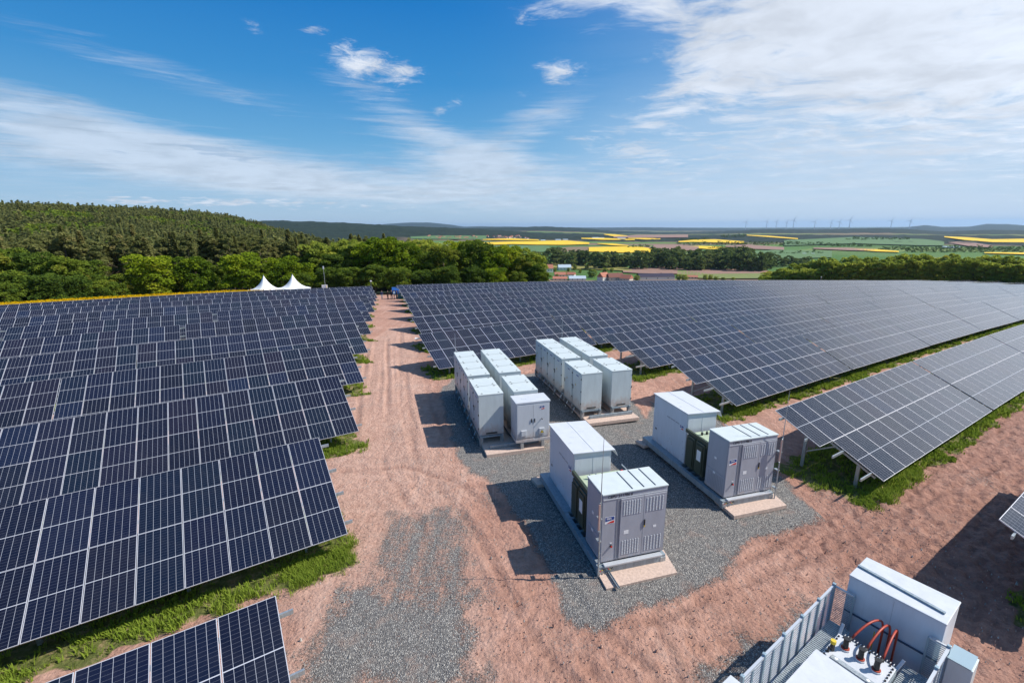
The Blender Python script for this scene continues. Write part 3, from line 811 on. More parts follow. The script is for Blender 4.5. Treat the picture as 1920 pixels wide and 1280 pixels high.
def sup(key, fn):
    if key not in SUP: SUP[key] = fn()
    return SUP[key]


TILTM = Matrix.Rotation(TILT, 4, 'X')
ORD = ['first', 'second', 'third', 'fourth', 'fifth', 'sixth', 'seventh', 'eighth', 'ninth', 'tenth', 'eleventh', 'twelfth', 'thirteenth', 'fourteenth', 'fifteenth', 'sixteenth', 'seventeenth', 'eighteenth', 'nineteenth', 'twentieth']
n_mod = 0
TABLES = []


def make_table(side, k, t0, n, lower_from, label, ragged=0):
    global n_mod
    sT = P0 + DP * k
    if k == -1: sT = 2.39
    L = n * MWD; t1 = t0 + L; sc = sT - 2.07
    za, zb = float(Hpoly(np.array(sT), np.array(t0))), float(Hpoly(np.array(sT), np.array(t1)))
    c = st2xy(sc, (t0 + t1) / 2); r3 = Vector((hr[0] * L, hr[1] * L, zb - za)).normalized()
    y3 = Vector((hn[0], hn[1], 0)); z3 = r3.cross(y3).normalized(); y3 = z3.cross(r3)
    e = empty('solar_table', (0, 0, 0))
    e.matrix_world = Matrix(((r3.x, y3.x, z3.x, c[0]), (r3.y, y3.y, z3.y, c[1]), (r3.z, y3.z, z3.z, (za + zb) / 2), (0, 0, 0, 1)))
    e.matrix_world = e.matrix_world @ Matrix.Translation((0, 0, random.uniform(-.012, .012))) @ Matrix.Rotation(random.gauss(0, .0025), 4, 'X')
    dist = math.hypot(c[0], c[1])
    near = min(dist, math.hypot(*st2xy(sc, t0)), math.hypot(*st2xy(sc, t1)))
    tag(e, label, 'solar table', 'rows of ground-mounted solar tables')
    if near < 66:
        for j in range(2):
            for i in range(lower_from if j else 0, n):
                jit = random.gauss(0, 0.0016)
                loc = Vector((-L / 2 + (i + 0.5) * MWD, 2.07 - (j + 0.5) * MLN * CT, 2.8 - (j + 0.5) * MLN * STT))
                mm = Matrix.Translation(loc) @ TILTM @ Matrix.Rotation(jit, 4, 'X') @ Matrix.Rotation(random.gauss(0, 0.0016), 4, 'Y')
                link('solar_module', MODULE, e, mw=mm); n_mod += 1
    else:
        link('module_array', array_mesh(n), e)
    if near < 48:
        for q, d in enumerate(PURLIN_D):
            xa = -L / 2 - 0.28 if (q < 2 or lower_from == 0) else -L / 2 + 0.15
            xb = L / 2 + (0.28 if side == 'left' else 0.0)
            link('purlin', sup(('pu', n, q, xa, xb), lambda: bar_mesh('purlin', plane_pt(xa, d, 0.095), plane_pt(xb, d, 0.095), 0.05, 0.11)), e)
        for x in np.arange(-L / 2 + 1.3, L / 2 - 0.5, 3.4):
            x = float(x)
            link('rafter', sup(('ra', x), lambda: bar_mesh('rafter', plane_pt(x, 0.3, 0.20), plane_pt(x, 4.3, 0.20), 0.06, 0.09)), e)
            ty, tz = plane_pt(x, 1.15, 0.25)[1:]; by, bz = plane_pt(x, 3.6, 0.25)[1:]
            link('post', sup(('p1', x), lambda: bar_mesh('post', (x, ty, -1.2), (x, ty, tz), 0.09, 0.13, 'galv', (0, 1, 0))), e)
            link('post', sup(('p2', x), lambda: bar_mesh('post', (x, by, -1.2), (x, by, bz), 0.09, 0.13, 'galv', (0, 1, 0))), e)
            my, mz = plane_pt(x, 2.5, 0.22)[1:]
            link('brace', sup(('br', x), lambda: bar_mesh('brace', (x + .07, ty, 0.75), (x + .07, my, mz), 0.05, 0.05)), e)
    else:
        def fr():
            b = MB()
            for x in np.arange(-L / 2 + 1.3, L / 2 - 0.5, 3.4):
                x = float(x); ty, tz = plane_pt(x, 1.15, 0.25)[1:]; by, bz = plane_pt(x, 3.6, 0.25)[1:]
                b.bar((x, ty, -1.2), (x, ty, tz), 0.12, 0.12, 'galv'); b.bar((x, by, -1.2), (x, by, bz), 0.12, 0.12, 'galv')
                b.bar(plane_pt(x, 0.3, 0.2), plane_pt(x, 4.3, 0.2), 0.08, 0.1, 'galv')
            for d in PURLIN_D: b.bar(plane_pt(-L / 2 - .25, d, 0.09), plane_pt(L / 2 + .25, d, 0.09), 0.06, 0.1, 'galv')
            return b.mesh('support_frame')
        link('support_frame', sup(('fr', n), fr), e)
    TABLES.append(e)


def build_tables():
    for side, k, ta, tb in ROWS:
        t = ta; idx = 0
        rowname = ORD[k] if side == 'left' else ORD[k + 1]
        if side == 'left':
            t = tb; m = 0
            while t > ta:
                n = 14; a = t - n * MWD
                w = 'at the track end' if m == 0 else ORD[m] + ' table in from the track'
                make_table('left', k, a, n, 0, f'solar table in the {rowname} row left of the track, {w}')
                t = a - (0.42 if k in (5, 6) else 0.02); m += 1
        else:
            m = 0
            while t < tb:
                n = 14
                if tb - t < n * MWD: n = max(5, int((tb - t) / MWD))
                low = 1 if (m == 0 and k in (-1, 0, 1, 2)) else 0
                w = 'at its left end' if m == 0 else ORD[m] + ' table along the row'
                if k == -1 and m > 0: break
                make_table('right', k, t, n, low, f'solar table, {rowname} row right of the track, {w}')
                t += n * MWD + (0.14 if m % 3 else 0.20); m += 1
                if tb - t < 4 * MWD: break


build_tables()


# ------------------------------------------------------------------ lettering and emblem helpers
def text_mesh(body, size, m, bold=False):
    cu = bpy.data.curves.new('lettering', 'FONT'); cu.body = body; cu.size = size; cu.align_x = 'LEFT'
    if bold: cu.offset = size * 0.018
    o = bpy.data.objects.new('lettering', cu); C.objects.link(o)
    dg = bpy.context.evaluated_depsgraph_get(); dg.update()
    me = bpy.data.meshes.new_from_object(o.evaluated_get(dg)); me.name = 'lettering'
    me.materials.clear(); me.materials.append(M[m])
    bpy.data.objects.remove(o); bpy.data.curves.remove(cu)
    return me


T_SMA = text_mesh('SMA', 1.0, 'sign_w', True)


def emblem(parent, origin, ux, uz, size, name='emblem'):
    """blue field over red swoosh on a white plate with white letters; origin lower-left, ux/uz unit directions"""
    ux = Vector(ux); uz = Vector(uz); n = ux.cross(uz).normalized()
    o = Vector(origin); W = size; Hh = size * 0.72
    def P(a, b, l): return tuple(o + ux * (a * W) + uz * (b * Hh) + n * l)
    b = MB()
    b.quad(P(-.06, -.08, .004), P(1.06, -.08, .004), P(1.06, 1.08, .004), P(-.06, 1.08, .004), 'sign_w')
    b.raw([P(0, .30, .007), P(.55, .44, .007), P(1, .52, .007), P(1, 1, .007), P(0, 1, .007)], [(0, 1, 2, 3, 4)], 'logo_b')
    b.raw([P(.12, 0, .007), P(1, 0, .007), P(1, .40, .007), P(.6, .28, .007)], [(0, 1, 2, 3)], 'red')
    e = b.build(name, parent)
    t = link('lettering', T_SMA, e)
    s = size * 0.30
    q = o + ux * (.12 * W) + uz * (.62 * Hh) + n * .011
    t.matrix_local = Matrix(((ux.x * s, uz.x * s, n.x * s, q.x), (ux.y * s, uz.y * s, n.y * s, q.y), (ux.z * s, uz.z * s, n.z * s, q.z), (0, 0, 0, 1)))
    return e


def warn_sign(parent, c, ux, uz, s):
    ux = Vector(ux); uz = Vector(uz); n = ux.cross(uz).normalized(); c = Vector(c)
    P = lambda a, b, l: tuple(c + ux * a * s + uz * b * s + n * l)
    b = MB(); b.raw([P(-.5, -.42, .004), P(.5, -.42, .004), P(0, .46, .004)], [(0, 1, 2)], 'dark')
    b.raw([P(-.40, -.36, .006), P(.40, -.36, .006), P(0, .35, .006)], [(0, 1, 2)], 'yellow')
    b.raw([P(-.03, .2, .008), P(.09, .2, .008), P(.02, 0, .008), P(.10, 0, .008), P(-.04, -.28, .008), P(.0, -.06, .008), P(-.09, -.06, .008)], [(0, 4, 5, 6), (0, 5, 3, 2), (0, 2, 1, 1)][:2], 'dark')
    return b.build('warning_sign', parent)


# ------------------------------------------------------------------ battery cabinets
def battery_proto(door_side):
    """cabinet: x across 0..1.30, y 0..1.36 along the column, z 0..2.24. door_side -1: doors on x=0 face, +1 on x=1.30"""
    e = empty('battery_cabinet')
    b = MB(); b.box(0, 1.30, 0.030, 1.322, 0, 2.17, 'cabinet', 0.012)
    b.build('body', e)
    r = MB(); r.box(-0.012, 1.312, 0.020, 1.332, 2.172, 2.235, 'cabinet_roof', 0.012)
    ro = r.build('roof', e)
    for x in (0.20, 1.08):
        for y in (0.14, 1.20):
            l = MB(); l.box(x - .07, x + .07, y - .012, y + .012, 2.236, 2.245, 'galv'); l.tube([(x - .03, y, 2.245), (x - .02, y, 2.275), (x + .02, y, 2.275), (x + .03, y, 2.245)], .010, 'dark', 6)
            l.build('lifting_eye', ro)
    fx = -0.0 if door_side < 0 else 1.30
    dx = -1 if door_side < 0 else 1
    d = MB(); d.box(min(fx, fx + dx * .022), max(fx, fx + dx * .022), 0.06, 1.29, 0.07, 2.10, 'cabinet', 0.008)
    do = d.build('door', e)
    h = MB(); h.box(min(fx + dx * .022, fx + dx * .05), max(fx + dx * .022, fx + dx * .05), 1.17, 1.22, 0.98, 1.22, 'dark', .006); h.build('handle', do)
    for z in (0.35, 1.1, 1.85):
        q = MB(); q.box(min(fx + dx * .0, fx + dx * .04), max(fx, fx + dx * .04), 0.015, 0.045, z, z + .09, 'dark'); q.build('hinge', do)
    f = fx + dx * .022
    if door_side < 0: warn_sign(do, (f, 0.85, 1.35), (0, -1, 0), (0, 0, 1), 0.15)
    else: warn_sign(do, (f, 0.85, 1.35), (0, 1, 0), (0, 0, 1), 0.15)
    s = MB(); s.box(min(f, f + dx * .003), max(f, f + dx * .003), 0.42, 0.78, 1.93, 1.99, 'logo_b'); s.build('label_strip', do)
    g = MB()
    for i in range(7): g.box(0.35, 0.95, -0.004, 0.006, 0.06 + i * .012, 0.066 + i * .012, 'dark')
    g.build('vent', e)
    return e


def copy_tree(o, parent=None):
    c = o.copy(); C.objects.link(c)
    if parent is not None: c.parent = parent
    for ch in list(o.children): copy_tree(ch, c)
    return c


def place(o, origin, az, u, v, z):
    """az: direction (deg, clockwise from +Y) of the local x axis"""
    a = R_(az); ux = Vector((math.sin(a), math.cos(a), 0)); vy = Vector((-math.cos(a), math.sin(a), 0))
    p = Vector((origin[0], origin[1], 0)) + ux * u + vy * v
    o.location = (p.x, p.y, z); o.rotation_euler = (0, 0, math.pi / 2 - a)
    return o


O3 = (-1.524, 21.263); AZ3 = 75.0
protoL, protoR = battery_proto(-1), battery_proto(1)
used = {-1: False, 1: False}
colnames = {0: 'column nearest the track', 1: 'second column from the track', 2: 'third column from the track', 3: 'column farthest from the track'}
for ci, (u, vs, side) in enumerate([(0.0, [0.78, 2.14, 3.93, 5.30, 6.67, 8.04], -1), (1.87, [0.78, 2.14, 3.98, 5.35, 6.72, 8.09], 1), (6.40, [2.50, 3.88, 5.67, 7.04, 8.41, 9.78], -1), (8.33, [2.50, 3.88, 5.72, 7.09, 8.46, 9.83], 1)]):
    for i, v in enumerate(vs):
        p = protoL if side < 0 else protoR
        o = p if not used[side] else copy_tree(p)
        used[side] = True
        place(o, O3, AZ3, u + random.uniform(-.008, .008), v, 0.47 + (0.0 if i < 2 else 0.03))
        tag(o, f'pale grey battery cabinet, {ORD[i]} from the front in the {colnames[ci]}', 'battery cabinet', 'battery cabinets in four columns')

# steel frames and feet under the columns
for ci, (u, va, vb) in enumerate([(0.0, 0.70, 9.5), (1.87, 0.70, 9.5), (6.40, 2.42, 11.3), (8.33, 2.42, 11.3)]):
    e = empty('battery_stand'); place(e, O3, AZ3, u, va, 0.0)
    L = vb - va
    for x in (0.10, 1.20):
        MB().box(x - .06, x + .06, 0, L, 0.345, 0.465, 'galv_d').build('rail', e)
    for y in (0.05, 1.45, 2.75, 3.25, 4.6, 6.0, 7.4, L - .08):
        MB().box(0.162, 1.138, y, y + .08, 0.36, 0.45, 'galv_d').build('cross_beam', e)
        for x in (0.10, 1.20):
            MB().box(x - .09, x + .09, y - .02, y + .16, -0.12, 0.342, 'conc', .01).build('foot', e)
    b = MB()
    for q in range(5): b.tube([(-.12 - .02 * q, 0.3 + 0.05 * q, .12 + .02 * q)] + [(-.14 - .02 * q + .03 * math.sin(y * 2 + q), y, .10 + .03 * q) for y in np.arange(1, L - .5, 1.0)], .018, 'dark', 5)
    b.build('cable_bundle', e)
    if ci in (0, 2):
        for y in np.arange(0.9, L - .4, 1.1):
            MB().bar((-.22, y, .02), (-.02, y + .10, .34), .05, .02, 'galv').build('cable_bracket', e)
    tag(e, f'galvanised steel frame on concrete feet under the {colnames[ci]} of battery cabinets', 'steel frame', 'frames under the battery cabinets')
for (u, v, w, l, nm) in [(.10, -.50, 3.0, 10.0, 'left'), (6.50, 1.55, 3.2, 9.9, 'right')]:
    b = MB(); b.box(0, w, 0, l, -.15, 0.045, 'slab', .015); o = b.build('foundation_slab')
    place(o, O3, AZ3, u, v, 0.0); tag(o, f'dusty concrete slab under the {"two battery columns nearest the track" if nm == "left" else "two far battery columns"}', 'slab')
    b = MB(); b.box(0, w * .86, 0, .10, 0, .16, 'galv_d'); b.box(0, w * .86, .102, .20, 0, .04, 'galv_d'); o = b.build('steel_channel')
    place(o, O3, AZ3, u + .3, v + .55, 0.065); tag(o, f'grey steel channel lying across the slab in front of the {"near" if nm == "left" else "far"} battery pair', 'steel channel')


# white control cabinet with double door
def control_cabinet():
    e = empty('control_cabinet'); place(e, O3, AZ3, 1.66, -0.38, 0.40)
    W, D, Hh = 1.74, 1.02, 2.05
    MB().box(0, W, 0, D, 0.16, Hh, 'white', .012).build('body', e)
    MB().box(-.03, W + .03, -.03, D + .03, 0.0, 0.158, 'white', .015).build('plinth', e)
    MB().box(-.035, W + .035, -.035, D + .035, Hh + .002, Hh + .10, 'white', .02).build('roof', e)
    for i, (a, c) in enumerate(((0.04, .865), (.875, W - .04))):
        d = MB().box(a, c, -.028, -.001, .24, Hh - .06, 'white', .006).build('door', e)
        hx = c - .075 if i == 0 else a + .075
        MB().box(hx - .022, hx + .022, -.062, -.029, 1.05, 1.24, 'dark', .008).build('handle', d)
    b = MB(); b.box(.24, .52, -.08, -.029, .36, .66, 'white', .012); b.build('cable_box', e)
    b = MB(); b.box(1.18, 1.46, -.085, -.029, .38, .70, 'white', .012); bx = b.build('socket_box', e)
    warn_sign(bx, (1.32, -.086, .53), (1, 0, 0), (0, 0, 1), 0.20)
    MB().tube([(1.32, -.029, 1.20), (1.32, -.14, 1.20)], .022, 'dark', 10).build('lamp_stub', e)
    emblem(e, (1.22, -.030, 1.70), (1, 0, 0), (0, 0, 1), 0.24)
    for x in (.3, 1.4):
        for y in (-.02, D - .18):
            MB().box(x - .08, x + .08, y, y + .18, -.42, -.002, 'conc', .01).build('foot', e)
    tag(e, 'white control cabinet with double doors and warning triangle at the front of the battery columns', 'control cabinet')


control_cabinet()


# ------------------------------------------------------------------ transformer stations
T_NUM = text_mesh('CEPU 211786 6', 1.0, 'dark', True)


def set_axes(o, org, ux, uz, s):
    ux = Vector(ux); uz = Vector(uz); n = ux.cross(uz)
    o.matrix_local = Matrix(((ux.x * s, uz.x * s, n.x * s, org[0]), (ux.y * s, uz.y * s, n.y * s, org[1]), (ux.z * s, uz.z * s, n.z * s, org[2]), (0, 0, 0, 1)))


def station(origin, az, label, antenna_left, u0=0.0, blank_door=False):
    e = empty('transformer_station'); place(e, origin, az, u0, 0.0, 0.0)
    W, L = 2.44, 6.06
    # skid
    b = MB()
    b.box(0, .16, 0, L, .05, .30, 'galv_d'); b.box(W - .16, W, 0, L, .05, .30, 'galv_d')
    b.box(.162, W - .162, 0.0, .18, .05, .302, 'galv_d'); b.box(.162, W - .162, L - .16, L, .05, .302, 'galv_d')
    for y in (1.45, 1.85, 2.25, 2.65, 3.0): b.box(.162, W - .162, y, y + .10, .08, .29, 'galv_d')
    b.box(.0, .36, 3.05, L, .303, .315, 'galv_d')
    b.box(.162, W - .162, 3.12, L - .17, .27, .303, 'galv_d')
    sk = b.build('skid_frame', e)
    for x in (0, W - .18):
        for y in (0, L - .18):
            MB().box(x - .01, x + .19, y - .012, y + .17, -.03, .22, 'galv', .012).build('corner_casting', sk)
    MB().box(.20, W - .16, -.06, .10, .303, .36, 'alu', .008).build('step_beam', sk)
    b = MB()
    for i in range(9): b.tube([(.05 + .055 * i, -.02, .20 + .02 * (i % 3)), (.05 + .055 * i, -.09, .22 + .03 * (i % 2))], .012, ['red', 'yellow', 'dark', 'green', 'galv'][i % 5], 6)
    b.build('earthing_terminals', sk)
    # inverter cabinet
    x0, x1, y0, y1, z0, z1 = .13, 2.41, .13, 1.30, .36, 2.83
    inv = MB().box(x0, x1, y0, y1, z0, z1 - .045, 'grey', .012).build('inverter_cabinet', e)
    rf = MB().box(x0 - .02, x1 + .02, y0 - .025, y1 + .02, z1 - .043, z1 + .005, 'cabinet_roof', .012).build('roof', inv)
    for x in (.52, .70, .88):
        xx = x0 + (x1 - x0) * (x - .06)
        MB().box(xx - .014, xx + .014, y0 + .06, y1 - .03, z1 + .0055, z1 + .02, 'rail_d').build('roof_rail', inv)
    MB().box(x0 + .02, x1 - .02, y0 - .014, y0 - .001, z1 - .22, z1 - .19, 'alu').build('rain_strip', inv)
    doors = [(x0 + .62, x0 + 1.42), (x0 + 1.44, x1 - .04)]
    MB().box(x0 + .50, x0 + .612, y0 - .012, y0 - .001, z0 + .06, z1 - .24, 'grey_d').build('door_post', inv)
    for i, (a, c) in enumerate(doors):
        d = MB().box(a, c, y0 - .035, y0 - .001, z0 + .06, z1 - .24, 'grey', .006).build('door', inv)
        MB().box(c - .004, c + .016, y0 - .034, y0 - .005, z0 + .06, z1 - .24, 'grey_d').build('door_gap', d)
        wd = c - a
        for (za, zb) in ((z1 - .86, z1 - .30), (z0 + .16, z0 + .74)):
            g = MB(); n = 7 if i == 0 else 6
            for q in range(n):
                xx = a + .12 + (wd - .24) * q / (n - 1)
                for r in range(9 if za > 1.5 else 9):
                    zz = za + .02 + (zb - za - .04) * (r + .5) / 9
                    g.box(xx - .022, xx + .022, y0 - .047, y0 - .036, zz - .022, zz + .016, 'slot')
                g.box(xx + .024, xx + .040, y0 - .0385, y0 - .036, za, zb, 'grey_d')
            g.build('louvre', d)
    hb = MB(); hb.box(doors[1][0] + .03, doors[1][0] + .065, y0 - .07, y0 - .036, 1.52, 1.72, 'dark', .006); h = hb.build('handle', inv)
    MB().box(doors[1][0] + .035, doors[1][0] + .06, y0 - .068, y0 - .038, 1.45, 1.515, 'yellow').build('padlock', h)
    for (xx, zz, w, hh) in ((doors[0][0] + .14, 1.30, .17, .13), (doors[1][0] + .38, 1.36, .11, .08), (x0 + .30, 1.02, .08, .03)):
        MB().box(xx, xx + w, y0 - .040, y0 - .0355, zz, zz + hh, 'sign_w').build('sticker', inv) if xx > x0 + .5 else MB().box(xx, xx + w, y0 - .006, y0 - .001, zz, zz + hh, 'sign_w').build('sticker', inv)
    b = MB(); b.tube([(x0 + .34, y0, .93), (x0 + .34, y0 - .07, .93)], .030, 'red', 12); b.tube([(x0 + .34, y0 - .0, .93), (x0 + .34, y0 - .05, .93)], .040, 'dark', 12); b.build('emergency_stop', inv)
    emblem(inv, (x0 + .11, y0 - .001, 1.78), (1, 0, 0), (0, 0, 1), 0.31)
    t = link('lettering', T_NUM, inv); set_axes(t, (x0 + .16, y0 - .006, z1 - .165), (1, 0, 0), (0, 0, 1), 0.135)
    # left side of the inverter cabinet: lower vent panel and plate
    sd = MB(); sd.box(x0 - .015, x0 - .001, y0 + .05, y1 - .05, z0 + .05, z0 + .86, 'grey'); sp = sd.build('side_panel', inv)
    g = MB()
    for q in range(10): g.box(x0 - .021, x0 - .016, y0 + .13 + q * .092, y0 + .15 + q * .092, z0 + .14, z0 + .76, 'grey_d')
    g.build('vent_slots', sp)
    MB().box(x0 - .013, x0 - .001, y0 + .05, y1 - .05, z0 + .90, z1 - .10, 'grey', .004).build('side_door', inv)
    for zz in (1.75, 1.10): MB().box(x0 - .024, x0 - .016, .72, .84, zz, zz + .09, 'sign_w').build('sticker', inv)
    # transformer
    tr = MB().box(.55, 2.05, 1.62, 2.72, .36, 1.86, 'green', .02).build('transformer', e)
    lid = MB().box(.42, 2.12, 1.52, 2.82, 1.862, 1.93, 'green_l', .01).build('lid', tr)
    for i, xx in enumerate((.75, 1.0, 1.25)):
        b = MB(); b.tube([(xx, 2.5, 1.93), (xx, 2.5, 2.05)], .05, 'dark', 10); b.tube([(xx, 2.5, 2.05), (xx, 2.5, 2.14)], .028, 'galv', 8); b.build('bushing', tr)
    for xx in (.8, 1.3, 1.8):
        b = MB(); b.tube([(xx, 1.8, 1.93), (xx, 1.8, 2.10), (xx + .05, 1.78, 2.16), (xx + .14, 1.78, 2.10)], .018, 'sign_w', 8); b.build('valve_pipe', tr)
    b = MB(); b.tube([(1.95, 2.3, 1.93), (1.95, 2.3, 2.16)], .06, 'dark', 10); b.tube([(1.95, 2.3, 2.16), (1.95, 2.3, 2.22)], .05, 'red', 10); b.build('pressure_relay', tr)
    for r in range(2):
        y = 1.58 + r * .64
        b = MB(); b.box(.20, .50, y, y + .58, .42, 1.92, 'green', .05); rad = b.build('radiator', tr)
        b = MB(); b.box(.150, .20, y + .06, y + .52, .55, 1.80, 'green', .02); b.build('radiator_cover', rad)
        if r == 0: MB().box(.1445, .1495, y + .14, y + .40, 1.10, 1.58, 'sign_w').build('rating_plate', rad)
    for q in range(9):
        MB().box(2.06, 2.34, 1.66 + q * .115, 1.68 + q * .115, .50, 1.75, 'green').build('cooling_fin', tr)
    MB().bar((.30, 1.40, 2.02), (.30, 2.98, 2.02), .10, .16, 'green').build('cover_rail', e)
    MB().bar((2.30, 1.40, 2.05), (2.30, 2.98, 2.05), .03, .03, 'galv').build('hand_rail', e)
    # white medium-voltage enclosure
    mx0, mx1, my0, my1, mz1 = .34, 1.86, 3.02, 5.70, 2.74
    mv = MB().box(mx0, mx1, my0, my1, .318, mz1 - .03, 'white_body', .01).build('switchgear_enclosure', e)
    r = MB(); r.raw([(mx0 - .06, my0 - .07, mz1 + .02), (mx1 + .12, my0 - .07, mz1 - .04), (mx1 + .12, my1 + .06, mz1 - .04), (mx0 - .06, my1 + .06, mz1 + .02),
                     (mx0 - .06, my0 - .07, mz1 + .055), (mx1 + .12, my0 - .07, mz1 - .005), (mx1 + .12, my1 + .06, mz1 - .005), (mx0 - .06, my1 + .06, mz1 + .055)],
                    [(3, 2, 1, 0), (4, 5, 6, 7), (0, 1, 5, 4), (1, 2, 6, 5), (2, 3, 7, 6), (3, 0, 4, 7)], 'white')
    ro = r.build('roof', mv)
    MB().bar(((mx0 + mx1) / 2 + .03, my0 - .05, mz1 + .028), ((mx0 + mx1) / 2 + .03, my1 + .04, mz1 + .028), .018, .014, 'white').build('roof_seam', ro)
    MB().raw([(mx1 + .12, my0 - .068, mz1 - .01), (mx1 + .26, my0 - .03, mz1 - .30), (mx1 + .26, my1, mz1 - .30), (mx1 + .12, my1 + .058, mz1 - .01), (mx1 + .115, my0 - .068, mz1 - .04), (mx1 + .25, my0 - .03, mz1 - .31), (mx1 + .25, my1, mz1 - .31), (mx1 + .115, my1 + .058, mz1 - .04)],
             [(0, 1, 2, 3), (7, 6, 5, 4), (0, 4, 5, 1), (1, 5, 6, 2), (2, 6, 7, 3), (3, 7, 4, 0)], 'white').build('eaves_flap', ro)
    emblem(mv, (mx0 - .001, my0 + .50, 1.86), (0, -1, 0), (0, 0, 1), 0.26)
    g = MB()
    for q in range(21):
        if q in (6, 14): continue
        yy = my0 + 1.55 - q * .047
        g.box(mx0 - .004, mx0 - .001, yy - .034, yy, 2.02, 2.065, 'grey_d')
    g.build('lettering', mv)
    b = MB()
    for (yy, zz) in ((.15, .5), (.15, .8), (.2, 1.9), (.22, 1.1), (1.0, .6), (1.05, .7), (1.3, .62), (2.3, 1.0), (2.45, 1.9), (2.5, 2.1), (2.5, .9), (2.3, .8), (1.9, .75), (1.2, .8)):
        b.box(mx0 - .005, mx0 - .001, my0 + yy, my0 + yy + .03, zz + .2, zz + .23, 'grey_d')
    b.build('fastener', mv)
    MB().box(mx0 - .006, mx0 - .001, my0 + 2.35, my0 + 2.45, .98, 1.08, 'dark').build('cable_gland', mv)
    for xx in (mx0 + .03, mx0 + .76): MB().box(xx, xx + .70, my0 - .012, my0 - .001, .36, mz1 - .22, 'white_body', .004).build('end_panel', mv)
    MB().box(mx0 - .004, mx0 + .02, my0 + .02, my0 + .045, .34, mz1 - .06, 'alu').build('corner_trim', mv)
    MB().box(mx1 + .02, 2.30, 3.2, 5.6, .318, 1.15, 'galv', .01).build('cable_box', e)
    # antenna / lightning mast on the skid corner
    ax = -.03 if antenna_left else W + .03
    an = MB(); an.tube([(ax, -.06, .02), (ax, -.06, 2.75)], .028, 'galv', 8); an = an.build('mast', e)
    b = MB(); b.tube([(ax, -.06, 2.75), (ax, -.06, 3.2), (ax + .01, -.06, 4.95)], [.018, .014, .006], 'galv', 6); b.build('rod', an)
    b = MB(); b.tube([(ax - .05, -.07, 1.75), (ax - .05, -.07, 2.65)], .030, 'copper', 8); b.tube([(ax - .05, -.07, 1.70), (ax + .0, -.07, 1.70)], .018, 'galv', 6); b.tube([(ax - .05, -.07, 2.70), (ax + .0, -.07, 2.70)], .018, 'galv', 6); b.build('antenna', an)
    for zz in (.5, 1.3, 2.1): MB().box(ax - .05, ax + .06, -.08, .12, zz, zz + .03, 'galv').build('bracket', an)
    tag(e, label, 'transformer station', 'transformer stations on steel skids')
    return e


station((2.707, 12.667), 75.4, 'nearer transformer station with grey louvred inverter cabinet, mast on its left front corner', True)
station((8.369, 16.293), 75.0, 'farther transformer station with grey louvred inverter cabinet, mast on its right front corner', False, u0=-.06)
for (o, az, lab) in (((2.707, 12.667), 75.4, 'dusty pink foundation slab sticking out in front of the nearer transformer station'), ((8.369, 16.293), 75.0, 'dusty pink foundation slab sticking out in front of the farther transformer station')):
    b = MB(); b.raw([(.0, -.62, -.1), (2.52, -.58, -.1), (2.70, .5, -.1), (.05, .6, -.1), (.0, -.62, .045), (2.52, -.58, .045), (2.70, .5, .045), (.05, .6, .045)], [(4, 5, 6, 7), (0, 1, 5, 4), (1, 2, 6, 5), (2, 3, 7, 6), (3, 0, 4, 7)], 'slab')
    q = b.build('foundation_slab'); place(q, o, az, 0, 0, 0); tag(q, lab, 'slab')
    b = MB(); b.raw([(-.25, 5.6, -.1), (.5, 5.6, -.1), (.5, 6.3, -.1), (-.35, 6.25, -.1), (-.25, 5.6, .045), (.5, 5.6, .045), (.5, 6.3, .045), (-.35, 6.25, .045)], [(4, 5, 6, 7), (0, 1, 5, 4), (1, 2, 6, 5), (2, 3, 7, 6), (3, 0, 4, 7)], 'slab')
    q = b.build('foundation_slab'); place(q, o, az, 0, 0, 0); tag(q, lab.replace('sticking out in front of', 'under the rear left corner of'), 'slab')
b = MB(); b.box(0, .07, -.62, 0.10, .06, .10, 'galv'); b.box(0, .008, -.62, 0.10, .10, .13, 'galv'); b.box(.062, .07, -.62, .10, .10, .13, 'galv')
q = b.build('steel_profile'); place(q, (2.707, 12.667), 75.4, .32, -.12, 0); tag(q, 'short grey steel profile lying on the slab at the nearer transformer station', 'steel profile')

# thin rods at the rear of the battery columns
for (u, v, lab) in ((0.12, 9.35, 'nearest the track'), (8.55, 11.15, 'farthest from the track')):
    b = MB(); b.tube([(0, 0, 0), (0, 0, 2.6), (0, 0, 4.0)], [.022, .018, .007], 'galv', 6); q = b.build('lightning_rod'); place(q, O3, AZ3, u, v + .1, 0.0)
    tag(q, f'thin lightning rod rising behind the rear cabinet of the battery column {lab}', 'lightning rod', 'thin rods behind the battery columns')


